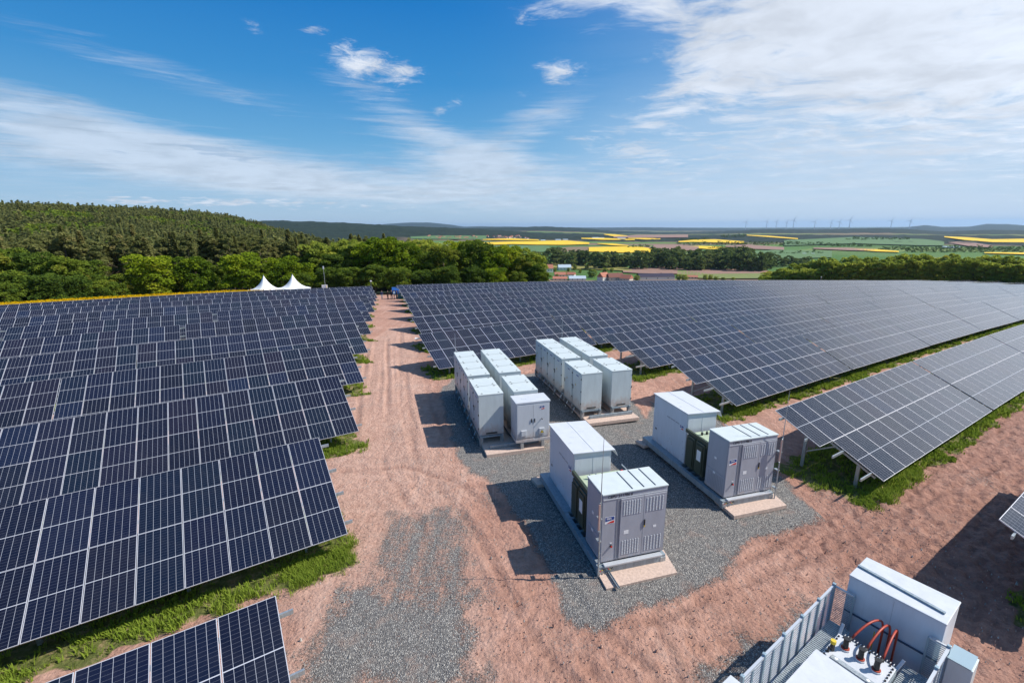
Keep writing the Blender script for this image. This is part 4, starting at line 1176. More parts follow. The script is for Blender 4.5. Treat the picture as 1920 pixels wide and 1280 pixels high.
# ------------------------------------------------------------------ fenced transformer unit, bottom right
def fenced_unit():
    # local frame: x = across (az 146), y = away along the fence (az 56); origin at left rear corner of the enclosure seen from the camera
    org = (8.25, 9.63); a = 145.2
    e = empty('fenced_transformer')
    A = R_(a); ux = Vector((math.sin(A), math.cos(A), 0)); vy = Vector((-math.cos(A), math.sin(A), 0))
    e.matrix_world = Matrix(((ux.x, vy.x, 0, org[0]), (ux.y, vy.y, 0, org[1]), (0, 0, 1, 0), (0, 0, 0, 1)))
    # back enclosure x 0..1.80, y 0..1.06, top 2.6
    w = MB().box(0, 1.80, 0, 1.06, .32, 2.55, 'white_body', .012).build('rear_enclosure', e)
    MB().box(-.01, 1.81, -.01, 1.07, 2.552, 2.60, 'white', .014).build('roof', w)
    MB().bar((.0, .50, 2.625), (1.70, .32, 2.625), .07, .045, 'galv_d').build('roof_channel', w)
    b = MB(); b.tube([(0.02, -.03, 1.62), (1.80, -.03, 1.62)], .022, 'rail_d', 8); b.build('cable_tray', w)
    MB().box(.9, .904, -.004, -.001, .4, 2.5, 'grey_d').build('panel_joint', w)
    # skid and floor
    b = MB(); b.box(-.04, 1.86, -4.9, 1.1, .05, .30, 'galv_d'); b.box(-.02, 1.84, -4.88, -.01, .302, .34, 'galv'); b.build('skid_frame', e)
    for xa, xb in ((-.12, .34), (1.38, 1.84)):
        fl = MB(); fl.box(xa, xb, -4.3, -.42, .55, 1.40, 'galv_d')
        for q in range(64): fl.box(xa + .01, xb - .01, -.46 - q * .06, -.43 - q * .06, 1.4005, 1.415, 'galv')
        fl.build('radiator_bank', e)
    tk = MB().box(.36, 1.36, -3.4, -.90, .40, 1.60, 'galv_d', .01).build('transformer', e)
    f = MB().box(.26, 1.36, -3.4, -.98, 1.602, 1.655, 'white', .006).build('lid', tk)
    b = MB()
    for q in range(17):
        xx = .30 + q * .062
        b.bar((xx, -.98, 1.62), (xx + .01, -.84, 1.52), .016, .02, 'white'); b.bar((xx + .01, -.84, 1.52), (xx + .01, -.84, 1.02), .016, .02, 'white')
        b.tube([(xx + .02, -.86, 1.50), (xx + .05, -.80, 1.58), (xx + .06, -.92, 1.64)], .010, 'white', 5)
    b.build('corrugated_fins', tk)
    b = MB()
    for q in range(10):
        b.tube([(.30, -1.08 - q * .11, 1.655), (.30, -1.08 - q * .11, 1.685)], .020, 'dark', 6); b.tube([(1.32, -1.08 - q * .11, 1.655), (1.32, -1.08 - q * .11, 1.685)], .020, 'dark', 6)
    for q in range(8): b.tube([(.38 + q * .125, -1.02, 1.655), (.38 + q * .125, -1.02, 1.685)], .020, 'dark', 6)
    b.build('lid_bolts', tk)
    for (xx, yy) in ((.27, -.96), (1.35, -.98)):
        b = MB(); b.bar((xx, yy, 1.60), (xx + (.07 if xx > 1 else -.0), yy + .14, 1.84), .06, .014, 'white'); b.build('lifting_lug', tk)
    for q, xx in enumerate((.52, .82, 1.12)):
        y = -1.34 - .03 * q
        b = MB(); b.tube([(xx, y, 1.655), (xx, y, 1.69)], .10, 'white', 12); b.tube([(xx, y, 1.69), (xx, y, 1.71)], .085, 'orange', 12)
        b.tube([(xx, y, 1.70), (xx, y, 1.92)], [.058, .050], 'dark', 12); b.tube([(xx, y, 1.92), (xx, y, 1.95)], .062, 'dark', 12)
        b.tube([(xx, y + .03, 1.86), (xx + .04, y + .18, 1.88)], [.045, .030], 'dark', 10); bu = b.build('bushing', tk, smooth=False)
        s0 = Vector((xx + .04, y + .16, 1.88)); ex = Vector((.84 + .13 * q, -.14, 1.0)); pts = [tuple(s0)]
        for k in range(1, 15):
            u = k / 14; mid = s0.lerp(Vector((ex.x, ex.y, 1.88)), 1 - (1 - u) ** 1.25)
            pts.append((mid.x, mid.y, 1.88 + .25 * math.sin(math.pi * u) ** .8 - .12 * max(0, u - .85) / .15))
        pts += [(ex.x, ex.y, 1.45), (ex.x, ex.y, .6)]
        b = MB(); b.tube(pts, .023, 'orange', 10); b.build('orange_cable', bu, smooth=True)
    b = MB(); b.tube([(.70, -.12, .6), (.70, -.12, 1.55)], .012, 'yellow', 6); b.build('earth_wire', tk)
    b = MB(); b.tube([(.36, -1.60, 1.66), (.36, -1.60, 1.84)], .045, 'dark', 10); b.tube([(.36, -1.60, 1.84), (.36, -1.60, 1.92)], .055, 'yellow', 10); b.tube([(.33, -1.72, 1.66), (.33, -1.72, 1.78), (.41, -1.75, 1.80)], .022, 'dark', 8); b.build('oil_gauge', tk)
    b = MB(); b.bar((.42, -1.80, 1.68), (1.22, -1.83, 1.68), .11, .012, 'galv'); b.tube([(.52, -1.80, 1.686), (.52, -1.80, 1.692)], .035, 'sign_w', 12); b.tube([(1.12, -1.825, 1.686), (1.12, -1.825, 1.692)], .035, 'sign_w', 12); b.build('earthing_bar', tk)
    # low-voltage hood, the white roof nearest the camera
    h = MB(); h.raw([(.19, -2.02, 1.80), (1.12, -2.06, 1.80), (1.22, -4.2, 1.84), (.19, -4.2, 1.84), (.19, -2.02, 1.665), (1.12, -2.06, 1.665), (1.22, -4.2, 1.665), (.19, -4.2, 1.665)], [(3, 2, 1, 0)[::-1], (0, 1, 5, 4)[::-1], (1, 2, 6, 5)[::-1], (2, 3, 7, 6)[::-1], (3, 0, 4, 7)[::-1]], 'white')
    h.build('busbar_hood', e)
    MB().box(-.28, 1.2, -5.9, -4.76, .32, 2.50, 'white', .012).build('front_enclosure', e)
    # louvred fences
    def fence(x, ya, yb, name, n, tilt=0.0):
        L = yb - ya
        r = MB(); r.bar((x, ya, 2.16), (x, yb, 2.16), .05, .06, 'alu'); r.bar((x, ya, .99), (x, yb, .99), .04, .05, 'mesh_steel'); fr = r.build(name, e)
        seg = L / n
        for i in range(n + 1):
            y = ya + seg * i
            MB().box(x - .035, x + .035, y - .035, y + .035, .35, 2.24, 'mesh_steel', .005).build('post', fr)
            if i < n: MB().box(x - .012, x + .022, y + seg / 2 - .04, y + seg / 2 + .02, 1.0, 2.12, 'mesh_steel').build('stile', fr)
        for i in range(n):
            g = MB(); y0_, y1_ = ya + seg * i + .036, ya + seg * (i + 1) - .036
            for z in np.arange(1.06, 2.12, .070): g.bar((x, y0_, float(z)), (x, y1_, float(z)), .012, .018, 'alu')
            g.build('slat_panel', fr)
        return fr
    fence(-.24, -4.35, -.12, 'slat_fence', 5)
    fence(1.93, -4.35, -.12, 'slat_fence', 5)
    # mesh wings closing the gap to the enclosure
    for xa, xb in ((-.24, .20), (1.60, 1.93)):
        b = MB(); b.bar((xa, -.10, 2.16), (xb, -.10, 2.16), .04, .04, 'alu'); b.bar((xb if xa < 1 else xa, -.10, .97), (xb if xa < 1 else xa, -.10, 2.16), .04, .04, 'mesh_steel')
        for z in np.arange(1.0, 2.14, .05): b.bar((xa, -.10, float(z)), (xb, -.10, float(z)), .010, .014, 'mesh_steel')
        b.build('end_grille', e)
    # small side box with dark lid
    sb = MB().box(1.97, 2.36, -.22, .28, 1.1, 2.00, 'cabinet', .01).build('side_box', e)
    MB().box(1.95, 2.33, -.24, .30, 2.002, 2.03, 'mesh_steel').build('lid', sb)
    tag(e, 'fenced transformer unit with three orange cables and white enclosures, at the bottom right', 'transformer unit')


fenced_unit()


# ------------------------------------------------------------------ grass strips with real blades
def build_grass():
    pts = []; sc = []
    def scatter(s0, s1, t0, t1, dens, size, wid):
        n = int((s1 - s0) * (t1 - t0) * dens)
        if n <= 0: return
        s = rng.uniform(s0, s1, n); t = rng.uniform(t0, t1, n); xy = hn[None] * s[:, None] + hr[None] * t[:, None]
        az = np.degrees(np.arctan2(xy[:, 0], xy[:, 1])); ok = (np.abs(az) < 56) & (xy[:, 1] > 2)
        xy = xy[ok]; g, gg = zone_masks(xy[:, 0], xy[:, 1]); k = rng.random(len(xy)) < gg * np.clip((fbm(xy[:, 0] * 1.1, xy[:, 1] * 1.1, 3, 66) - .30) * 4.5, .12, 1)
        xy = xy[k]; pts.append(xy); sc.append(np.full((len(xy), 2), (size, wid)))
    for side, k, ta, tb in ROWS:
        sT = P0 + DP * k if k != -1 else 2.39
        if side == 'left': ta = max(ta, tb - 46)
        else: tb = min(tb, ta + 150)
        step = 6.0; t = ta - 0.6
        while t < tb + 0.6:
            c = st2xy(sT - 3, t); d = math.hypot(*c)
            dens = 230 if d < 16 else 120 if d < 26 else 48 if d < 45 else 16 if d < 80 else 6
            wid = .010 if d < 16 else .016 if d < 26 else .032 if d < 45 else .07 if d < 80 else .13
            scatter(sT - 6.2, sT - 3.6, t, min(t + step, tb + .6), dens, 1.0, wid)
            scatter(sT - 3.6, sT + 0.3, t, min(t + step, tb + .6), dens * 0.28, 0.9, wid * 1.3)
            if d < 90: scatter(sT + 0.3, sT + 2.3, t, min(t + step, tb + .6), dens * 0.30, 0.7, wid * 1.2)
            t += step
    xy = np.concatenate(pts); ss = np.concatenate(sc); n = len(xy)
    z = H(xy[:, 0], xy[:, 1]) - 0.02
    B = 6
    X = np.repeat(xy[:, 0], B) + rng.normal(0, .05, n * B); Y = np.repeat(xy[:, 1], B) + rng.normal(0, .05, n * B); Z = np.repeat(z, B)
    size = np.repeat(ss[:, 0], B); wid = np.repeat(ss[:, 1], B); patch = fbm(X * 0.7, Y * 0.7, 3, 55)
    h = size * (0.07 + 0.30 * patch ** 1.4) * rng.uniform(.6, 1.25, n * B); a = rng.uniform(0, 2 * np.pi, n * B); lean = rng.uniform(.15, .9, n * B) * h
    dx, dy = np.cos(a), np.sin(a); w = wid * rng.uniform(.7, 1.3, n * B)
    v0 = np.stack([X - dy * w, Y + dx * w, Z], 1); v1 = np.stack([X + dy * w, Y - dx * w, Z], 1)
    mx = X + dx * lean * .35; my = Y + dy * lean * .35
    v2 = np.stack([mx + dy * w * .8, my - dx * w * .8, Z + h * .62], 1); v3 = np.stack([mx - dy * w * .8, my + dx * w * .8, Z + h * .62], 1)
    tx = X + dx * lean; ty = Y + dy * lean
    v4 = np.stack([tx + dy * w * .15, ty - dx * w * .15, Z + h], 1); v5 = np.stack([tx - dy * w * .15, ty + dx * w * .15, Z + h], 1)
    V = np.stack([v0, v1, v2, v3, v4, v5], 1).reshape(-1, 3); i = np.arange(n * B) * 6
    Q = np.concatenate([np.stack([i, i + 1, i + 2, i + 3], 1), np.stack([i + 3, i + 2, i + 4, i + 5], 1)])
    tone = np.clip(np.repeat(rng.random(n * B) * .5 + patch * .55, 6), 0, 1)
    me = fast_mesh('grass', V, Q, ['grass'], tone=tone)
    o = link('grass', me); tag(o, 'bright green grass growing in strips under and in front of the solar tables', 'grass', kind='stuff')
    print('grass blades', n * B)


build_grass()


# ------------------------------------------------------------------ loose stones and clods near the camera
def build_stones():
    n = 5200
    X = rng.uniform(-7, 16, n * 3); Y = rng.uniform(5, 24, n * 3)
    keep = rng.random(n * 3) < np.clip(1.3 - np.hypot(X, Y) / 26, .12, 1); X, Y = X[keep][:n], Y[keep][:n]; n = len(X)
    g, gr = zone_masks(X, Y); ok = gr < .3; X, Y, g = X[ok], Y[ok], g[ok]; n = len(X)
    Z = H(X, Y); r = rng.uniform(.008, .020, n) * (1 + 1.0 * (rng.random(n) < .04))
    a = np.linspace(0, 2 * np.pi, 6)[:5]
    V = []
    for k in range(5):
        rr = r * rng.uniform(.7, 1.3, n); V.append(np.stack([X + rr * np.cos(a[k]), Y + rr * np.sin(a[k]), Z - .005], 1))
    for k in range(5):
        rr = r * rng.uniform(.35, .8, n); V.append(np.stack([X + rr * np.cos(a[k] + .3), Y + rr * np.sin(a[k] + .3), Z + r * rng.uniform(.9, 1.3, n) + .028], 1))
    V = np.stack(V, 1).reshape(-1, 3); b = np.arange(n) * 10
    Q = [np.stack([b + k, b + (k + 1) % 5, b + 5 + (k + 1) % 5, b + 5 + k], 1) for k in range(5)]
    Q += [np.stack([b + 5, b + 6, b + 7, b + 8], 1), np.stack([b + 5, b + 8, b + 9, b + 9], 1)][:1]
    Q = np.concatenate(Q)
    st = bpy.data.materials.new('loose_stone'); st.use_nodes = True; N = NT(st.node_tree); bs = st.node_tree.nodes['Principled BSDF']
    N.set(bs.inputs['Base Color'], N.ramp(N.attr('tone'), [(0, (.34, .19, .145)), (.45, (.54, .35, .27)), (.55, (.24, .235, .225)), (1, (.50, .48, .44))])); bs.inputs['Roughness'].default_value = .9
    tone = np.repeat(np.where(g > .5, .55 + .45 * rng.random(n), np.where(rng.random(n) < .35, .55 + .45 * rng.random(n), .45 * rng.random(n))), 10)
    me = fast_mesh('loose_stones', V, Q, [st], tone=tone)
    o = link('loose_stones', me); tag(o, 'scattered small stones and clods of red earth on the open ground', 'stones', kind='stuff')


build_stones()


# ------------------------------------------------------------------ trees
def crown_mesh(name, H_, Rd, nlobes, leaves, leafsize, m, seed, base=0.18, shape='round', trunk=True):
    r = np.random.default_rng(seed)
    P = []; tn = []; sz = []
    for i in range(nlobes):
        u = (i + .5) / nlobes
        if shape == 'round':
            zc = H_ * (base + .10 + (0.97 - base - .10) * u) - .06 * H_
            env = Rd * math.sqrt(max(0.05, 1 - ((zc / H_ - 0.55) / 0.50) ** 2))
            a = i * 2.399 + r.uniform(-.4, .4); rr = env * r.uniform(.30, .80)
            rad = Rd * r.uniform(.24, .42); flat = .75
        cx, cy = rr * math.cos(a), rr * math.sin(a)
        n = int(leaves / nlobes * r.uniform(.7, 1.3))
        d = r.normal(size=(n, 3)); d /= np.linalg.norm(d, axis=1)[:, None]
        d[:, 2] = np.where(d[:, 2] < -.35, -d[:, 2], d[:, 2])
        q = d * (rad * r.uniform(.72, 1.08, n))[:, None]; q[:, 2] *= flat
        P.append(q + (cx, cy, min(zc, H_ - rad * flat * .9))); tn.append(np.clip(r.normal(r.uniform(.15, .85), .12, n), 0, 1)); sz.append(r.uniform(.7, 1.3, n) * leafsize)
    P = np.concatenate(P); tn = np.concatenate(tn); sz = np.concatenate(sz); n = len(P)
    nr = r.normal(size=(n, 3)) + np.array([0, 0, .8]); nr /= np.linalg.norm(nr, axis=1)[:, None]
    t1 = np.cross(nr, r.normal(size=(n, 3))); t1 /= np.linalg.norm(t1, axis=1)[:, None]; t2 = np.cross(nr, t1)
    s = sz[:, None]
    V = np.stack([P - t1 * s * .5, P + t2 * s * .34, P + t1 * s * .5 + nr * s * .12, P - t2 * s * .34], 1).reshape(-1, 3)
    Q = (np.arange(n) * 4)[:, None] + np.arange(4)
    return fast_mesh(name, V, Q, [m], tone=np.repeat(tn, 4))


def conifer_mesh(name, H_, Rd, n, leafsize, seed, pine=False, m='needle'):
    r = np.random.default_rng(seed)
    u = r.random(n) ** .8
    if pine: zz = H_ * (.45 + .53 * u); env = Rd * np.sqrt(np.clip(1 - ((u - .35) / .68) ** 2, .03, 1))
    else: zz = H_ * (.12 + .88 * u); env = Rd * (1 - u) ** .8 + .12
    lay = np.floor(zz / H_ * 13); a = r.random(n) * 2 * np.pi; wob = .72 + .28 * np.sin(a * 5 + lay * 2.1 + seed)
    rr = env * wob * np.sqrt(r.uniform(.25, 1, n)); dz = -rr * .22 + (zz / H_ * 13 - lay) * .0
    P = np.stack([rr * np.cos(a), rr * np.sin(a), zz + dz + r.normal(0, .12, n)], 1)
    out = np.stack([np.cos(a), np.sin(a), -0.25 + r.normal(0, .2, n)], 1); side = np.stack([-np.sin(a), np.cos(a), r.normal(0, .25, n)], 1)
    s = (leafsize * r.uniform(.7, 1.4, n))[:, None]
    up = np.array([0, 0, .18])
    V = np.stack([P - out * s * .5 - up * s, P + side * s * .42, P + out * s * .6 - up * s, P - side * s * .42], 1).reshape(-1, 3)
    Q = (np.arange(n) * 4)[:, None] + np.arange(4)
    tn = np.clip(.5 + .35 * np.sin(lay * 1.7 + a * 2) * r.random(n) + r.normal(0, .15, n), 0, 1)
    return fast_mesh(name, V, Q, [m], tone=np.repeat(tn, 4))


def trunk_mesh(name, H_, r0, seed, limbs=5, top=.7):
    rr = random.Random(seed); b = MB()
    pts = [(0, 0, -1.0), (0, 0, .2)] + [(rr.uniform(-.12, .12), rr.uniform(-.12, .12), H_ * top * q / 4) for q in range(1, 5)]
    b.tube(pts, [r0 * 1.3, r0 * 1.1, r0 * .85, r0 * .65, r0 * .45, r0 * .18], 'bark', 7)
    for i in range(limbs):
        z = H_ * rr.uniform(.25, .55); a = i * 2.4 + rr.uniform(-.3, .3); l = H_ * rr.uniform(.16, .28)
        b.tube([(0, 0, z), (math.cos(a) * l * .5, math.sin(a) * l * .5, z + l * .35), (math.cos(a) * l, math.sin(a) * l, z + l * .8)], [r0 * .4, r0 * .26, r0 * .08], 'bark', 5)
    return b.mesh(name, True)


DEC = [(crown_mesh('crown', 15, 5.4, 30, 7500, .62, 'leaf', 10 + i), trunk_mesh('trunk', 15, .32, i)) for i in range(6)]
DEC0 = [(crown_mesh('crown', 15, 5.2, 26, 7500, .58, 'leaf0', 110 + i), trunk_mesh('trunk', 15, .32, 70 + i)) for i in range(5)]
DECS = [(crown_mesh('crown', 15, 4.2, 22, 2600, .85, 'leaf3', 40 + i, base=.05), trunk_mesh('trunk', 15, .3, 20 + i)) for i in range(4)]
DECV = [(crown_mesh('crown', 15, 5.6, 16, 900, 1.7, 'leaf2', 60 + i, base=.05), trunk_mesh('trunk', 15, .3, 30 + i, 3)) for i in range(5)]
CON = [(conifer_mesh('crown', 19, 2.6, 1700, .75, 80 + i), trunk_mesh('trunk', 20, .26, 50 + i, 0, .9)) for i in range(2)] + \
      [(crown_mesh('crown', 18, 2.7, 18, 2200, .62, 'needle', 90 + i, base=.34), trunk_mesh('trunk', 18, .24, 60 + i, 4, .85)) for i in range(5)]


def tree(kind, proto, x, y, z, hscale, wscale, label, group):
    e = empty(kind, (x, y, z), random.uniform(0, 6.28)); e.scale = (wscale, wscale, hscale)
    link('crown', proto[0], e); link('trunk', proto[1], e)
    tag(e, label, 'tree', group); return e


def edge_tree(px, top_y, dist, width_px, protos, label, group, kind='deciduous_tree', hmax=24, hp=15, wp=10.0, hmin=6):
    """a tree whose top is seen at (px, top_y) from the camera and stands dist metres away"""
    p = at_dist(px, top_y, dist); g = H1(p[0], p[1]); h = min(max(p[2] - g, hmin), hmax)
    zb = p[2] - h if h >= hmax else g
    w = width_px * math.hypot(dist, 0) / FPX * math.cos(math.atan2(p[0], p[1])) 
    return tree(kind, random.choice(protos), p[0], p[1], zb, h / hp, w / wp, label, group)


G_EDGE = 'broadleaf trees at the forest edge behind the field'
named = {  # trees one can tell apart at the edge
    (279, 477, 86): 'wide rounded bright green tree before the conifers, widest of the lone trees',
    (357, 478, 68): 'rounded bright green tree between the widest lone tree and the one beside the tents',
    (447, 474, 82): 'bright green tree with a dense domed crown just left of the white tents',
    (527, 480, 66): 'bright green tree rising behind the gap between the two white tents'}
for (x, ty, w), lab in named.items(): edge_tree(x, ty, 128, w, DEC, lab, G_EDGE)
gl = 'broadleaf tree with fresh green crown in the closed forest edge behind the left solar rows'
for x, ty, w, d in [(8, 462, 90, 134), (60, 470, 80, 128), (112, 478, 74, 124), (160, 485, 70, 128), (22, 505, 70, 118), (80, 512, 70, 114), (135, 515, 60, 116), (190, 525, 50, 118), (-50, 465, 90, 130), (220, 512, 42, 126), (0, 530, 60, 112),
                    (320, 505, 40, 134), (400, 495, 44, 138), (488, 492, 44, 140)]:
    edge_tree(x, ty, d, w, DEC0, gl, G_EDGE)
gc = 'broadleaf tree in the closed forest edge behind the end of the track'
for x, ty, w, d in [(565, 492, 50, 138), (590, 470, 60, 150), (625, 475, 60, 146), (655, 462, 66, 150), (690, 452, 74, 146), (722, 441, 76, 140), (760, 455, 70, 140), (795, 470, 64, 142), (830, 458, 66, 138), (862, 450, 64, 146), (893, 448, 66, 142), (925, 464, 60, 140), (952, 458, 60, 148), (980, 478, 54, 142), (1003, 494, 44, 140), (1018, 508, 34, 138),
                    (610, 500, 50, 130), (650, 500, 54, 128), (700, 495, 60, 127), (745, 500, 56, 126), (790, 505, 50, 128), (840, 498, 54, 127), (885, 500, 50, 129), (930, 502, 46, 131), (970, 508, 40, 133), (560, 515, 44, 128)]:
    edge_tree(x, ty, d, w, DEC0 + DEC[:3], gc, G_EDGE)
gr_ = 'broadleaf tree in the wood beyond the far end of the right solar rows'
G_R = 'broadleaf wood beyond the right solar rows'
topR = lambda x: np.interp(x, [1430, 1460, 1500, 1560, 1620, 1700, 1760, 1800, 1860, 1920, 2000], [512, 498, 492, 480, 482, 472, 476, 476, 480, 484, 486])
for x in range(1436, 2010, 15):
    for row in range(2):
        xx = x + random.uniform(-6, 6) + row * 7; d = 335 - row * 42 - (x - 1430) * .03; ty = float(topR(xx)) + random.uniform(-6, 7) + row * 9
        if xx > 1995: continue
        edge_tree(xx, ty, d, random.uniform(27, 40), DECS, gr_, G_R, hmax=19, wp=8.6)

# conifers: the nearest ones as single trees, the far slope as one wooded mass
G_C = 'conifers on the forested hillside'
lc = 'dull green conifer in the dense forest covering the hillside on the left'
cand = []
rr = np.random.default_rng(5)
n = 34000
az = rr.uniform(R_(-66), R_(3), n); rd = np.sqrt(rr.uniform(140 ** 2, 1150 ** 2, n))
X, Y = rd * np.sin(az), rd * np.cos(az); gz = H(X, Y)
crest = np.interp(az, [R_(-60), R_(-30), R_(-22), R_(-14), R_(0)], [980, 960, 560, 300, 190]); s_ = X * hn[0] + Y * hn[1]
ok = (rd < crest) & (s_ > 118) & (rd > 148)
X, Y, gz, rd, az = X[ok], Y[ok], gz[ok], rd[ok], az[ok]
o = np.argsort(rd); X, Y, gz, rd, az = X[o], Y[o], gz[o], rd[o], az[o]
broad = (fbm(X / 45, Y / 45, 3, 12) > np.interp(np.degrees(az), [-60, -35, -20, -8], [.64, .60, .46, .20]) + np.where((rd < 330) & (az < R_(-23)), .5, 0))
cnt = 0; ncon = 0; ndec = 0
mass = []
lb2 = 'broadleaf tree scattered among the conifers behind the forest edge'
for i in range(len(X)):
    if broad[i] and ndec < 60: 
        tree('deciduous_tree', random.choice(DECS), X[i], Y[i], gz[i], random.uniform(.8, 1.05), random.uniform(.85, 1.25), lb2, 'broadleaf trees among the conifers'); ndec += 1
    elif not broad[i] and ncon < 290:
        tree('conifer', random.choice(CON), X[i], Y[i], gz[i], random.uniform(.72, .98), random.uniform(.85, 1.2), lc, G_C); ncon += 1
    else: mass.append(i)
print('single trees', ncon, ndec, 'mass', len(mass))


SMALL = []      # small far trees: x, y, z, height, width


def mass_forest():
    idx = np.array(mass); Vs = []; To = []
    lowc = [conifer_mesh('tmp', 19, 2.6, 80, 1.9, 200 + i) for i in range(2)] + [crown_mesh('tmp', 18, 2.7, 8, 100, 1.55, 'needle', 210 + i, base=.4) for i in range(6)]
    lowb = [crown_mesh('tmp', 15, 4.4, 9, 130, 2.2, 'leaf', 220 + i) for i in range(3)]
    lowv = [crown_mesh('tmp', 15, 5.4, 9, 130, 2.4, 'leaf', 230 + i, base=.05) for i in range(3)]
    def arr(me): v = np.empty(len(me.vertices) * 3, np.float32); me.vertices.foreach_get('co', v); t = np.empty(len(me.vertices), np.float32); me.attributes['tone'].data.foreach_get('value', t); return v.reshape(-1, 3), t
    for protos, sel, mt, nm, lab in ((lowc, idx[~broad[idx]], 'needle', 'conifer_forest', 'dense conifer forest covering the upper hillside to its skyline on the left'), (lowb, idx[broad[idx]], 'leaf0', 'broadleaf_trees', 'far broadleaf crowns mixed into the hillside forest and in hedgerows across the valley')):
        pa = [arr(m) for m in protos]; Vs, To = [], []
        for i in sel:
            v, t = pa[int(rr.integers(len(pa)))]; a = rr.uniform(0, 6.28); c, s = math.cos(a), math.sin(a); w = rr.uniform(.75, 1.15); h = rr.uniform(.70, .98)
            q = np.stack([(v[:, 0] * c - v[:, 1] * s) * w + X[i], (v[:, 0] * s + v[:, 1] * c) * w + Y[i], v[:, 2] * h + gz[i]], 1); Vs.append(q); To.append(np.clip(t * .5 + rr.random() * .75 - .1, 0, 1))
        if nm == 'broadleaf_trees':
            pv = [arr(m) for m in lowv]
            for (tx, ty, tz, h, w) in SMALL:
                v, t = pv[int(rr.integers(len(pv)))]; a = rr.uniform(0, 6.28); c, s = math.cos(a), math.sin(a)
                Vs.append(np.stack([(v[:, 0] * c - v[:, 1] * s) * w / 11 + tx, (v[:, 0] * s + v[:, 1] * c) * w / 11 + ty, v[:, 2] * h / 15 + tz], 1)); To.append(t * .15)
        V = np.concatenate(Vs); Q = np.arange(len(V)).reshape(-1, 4)
        o = link(nm, fast_mesh(nm, V, Q, [mt], tone=np.concatenate(To))); tag(o, lab, 'forest', kind='stuff')
    for m in lowc + lowb + lowv: bpy.data.meshes.remove(m)


# ------------------------------------------------------------------ valley: fields, tree lines, village, far towns, wind turbines
def field(name, stations, m, label, lift=0.5, rows=4):
    V = []; n = 0
    xs = [s[0] for s in stations]
    xx = np.linspace(xs[0], xs[-1], max(6, int((xs[-1] - xs[0]) / 6)))
    top = np.interp(xx, xs, [s[1] for s in stations]); bot = np.interp(xx, xs, [s[2] for s in stations])
    for x, a, b2 in zip(xx, top, bot):
        for j in range(rows + 1):
            p = hit(x, a + (b2 - a) * j / rows)
            if p is None: return None
            V.append((p[0], p[1], p[2] + lift + .0014 * math.hypot(p[0], p[1])))
    k = rows + 1; Q = [(i * k + j, i * k + j + 1, (i + 1) * k + j + 1, (i + 1) * k + j) for i in range(len(xx) - 1) for j in range(rows)]
    o = link(name, fast_mesh(name, np.array(V), np.array(Q), [m])); tag(o, label, kind='structure'); return o


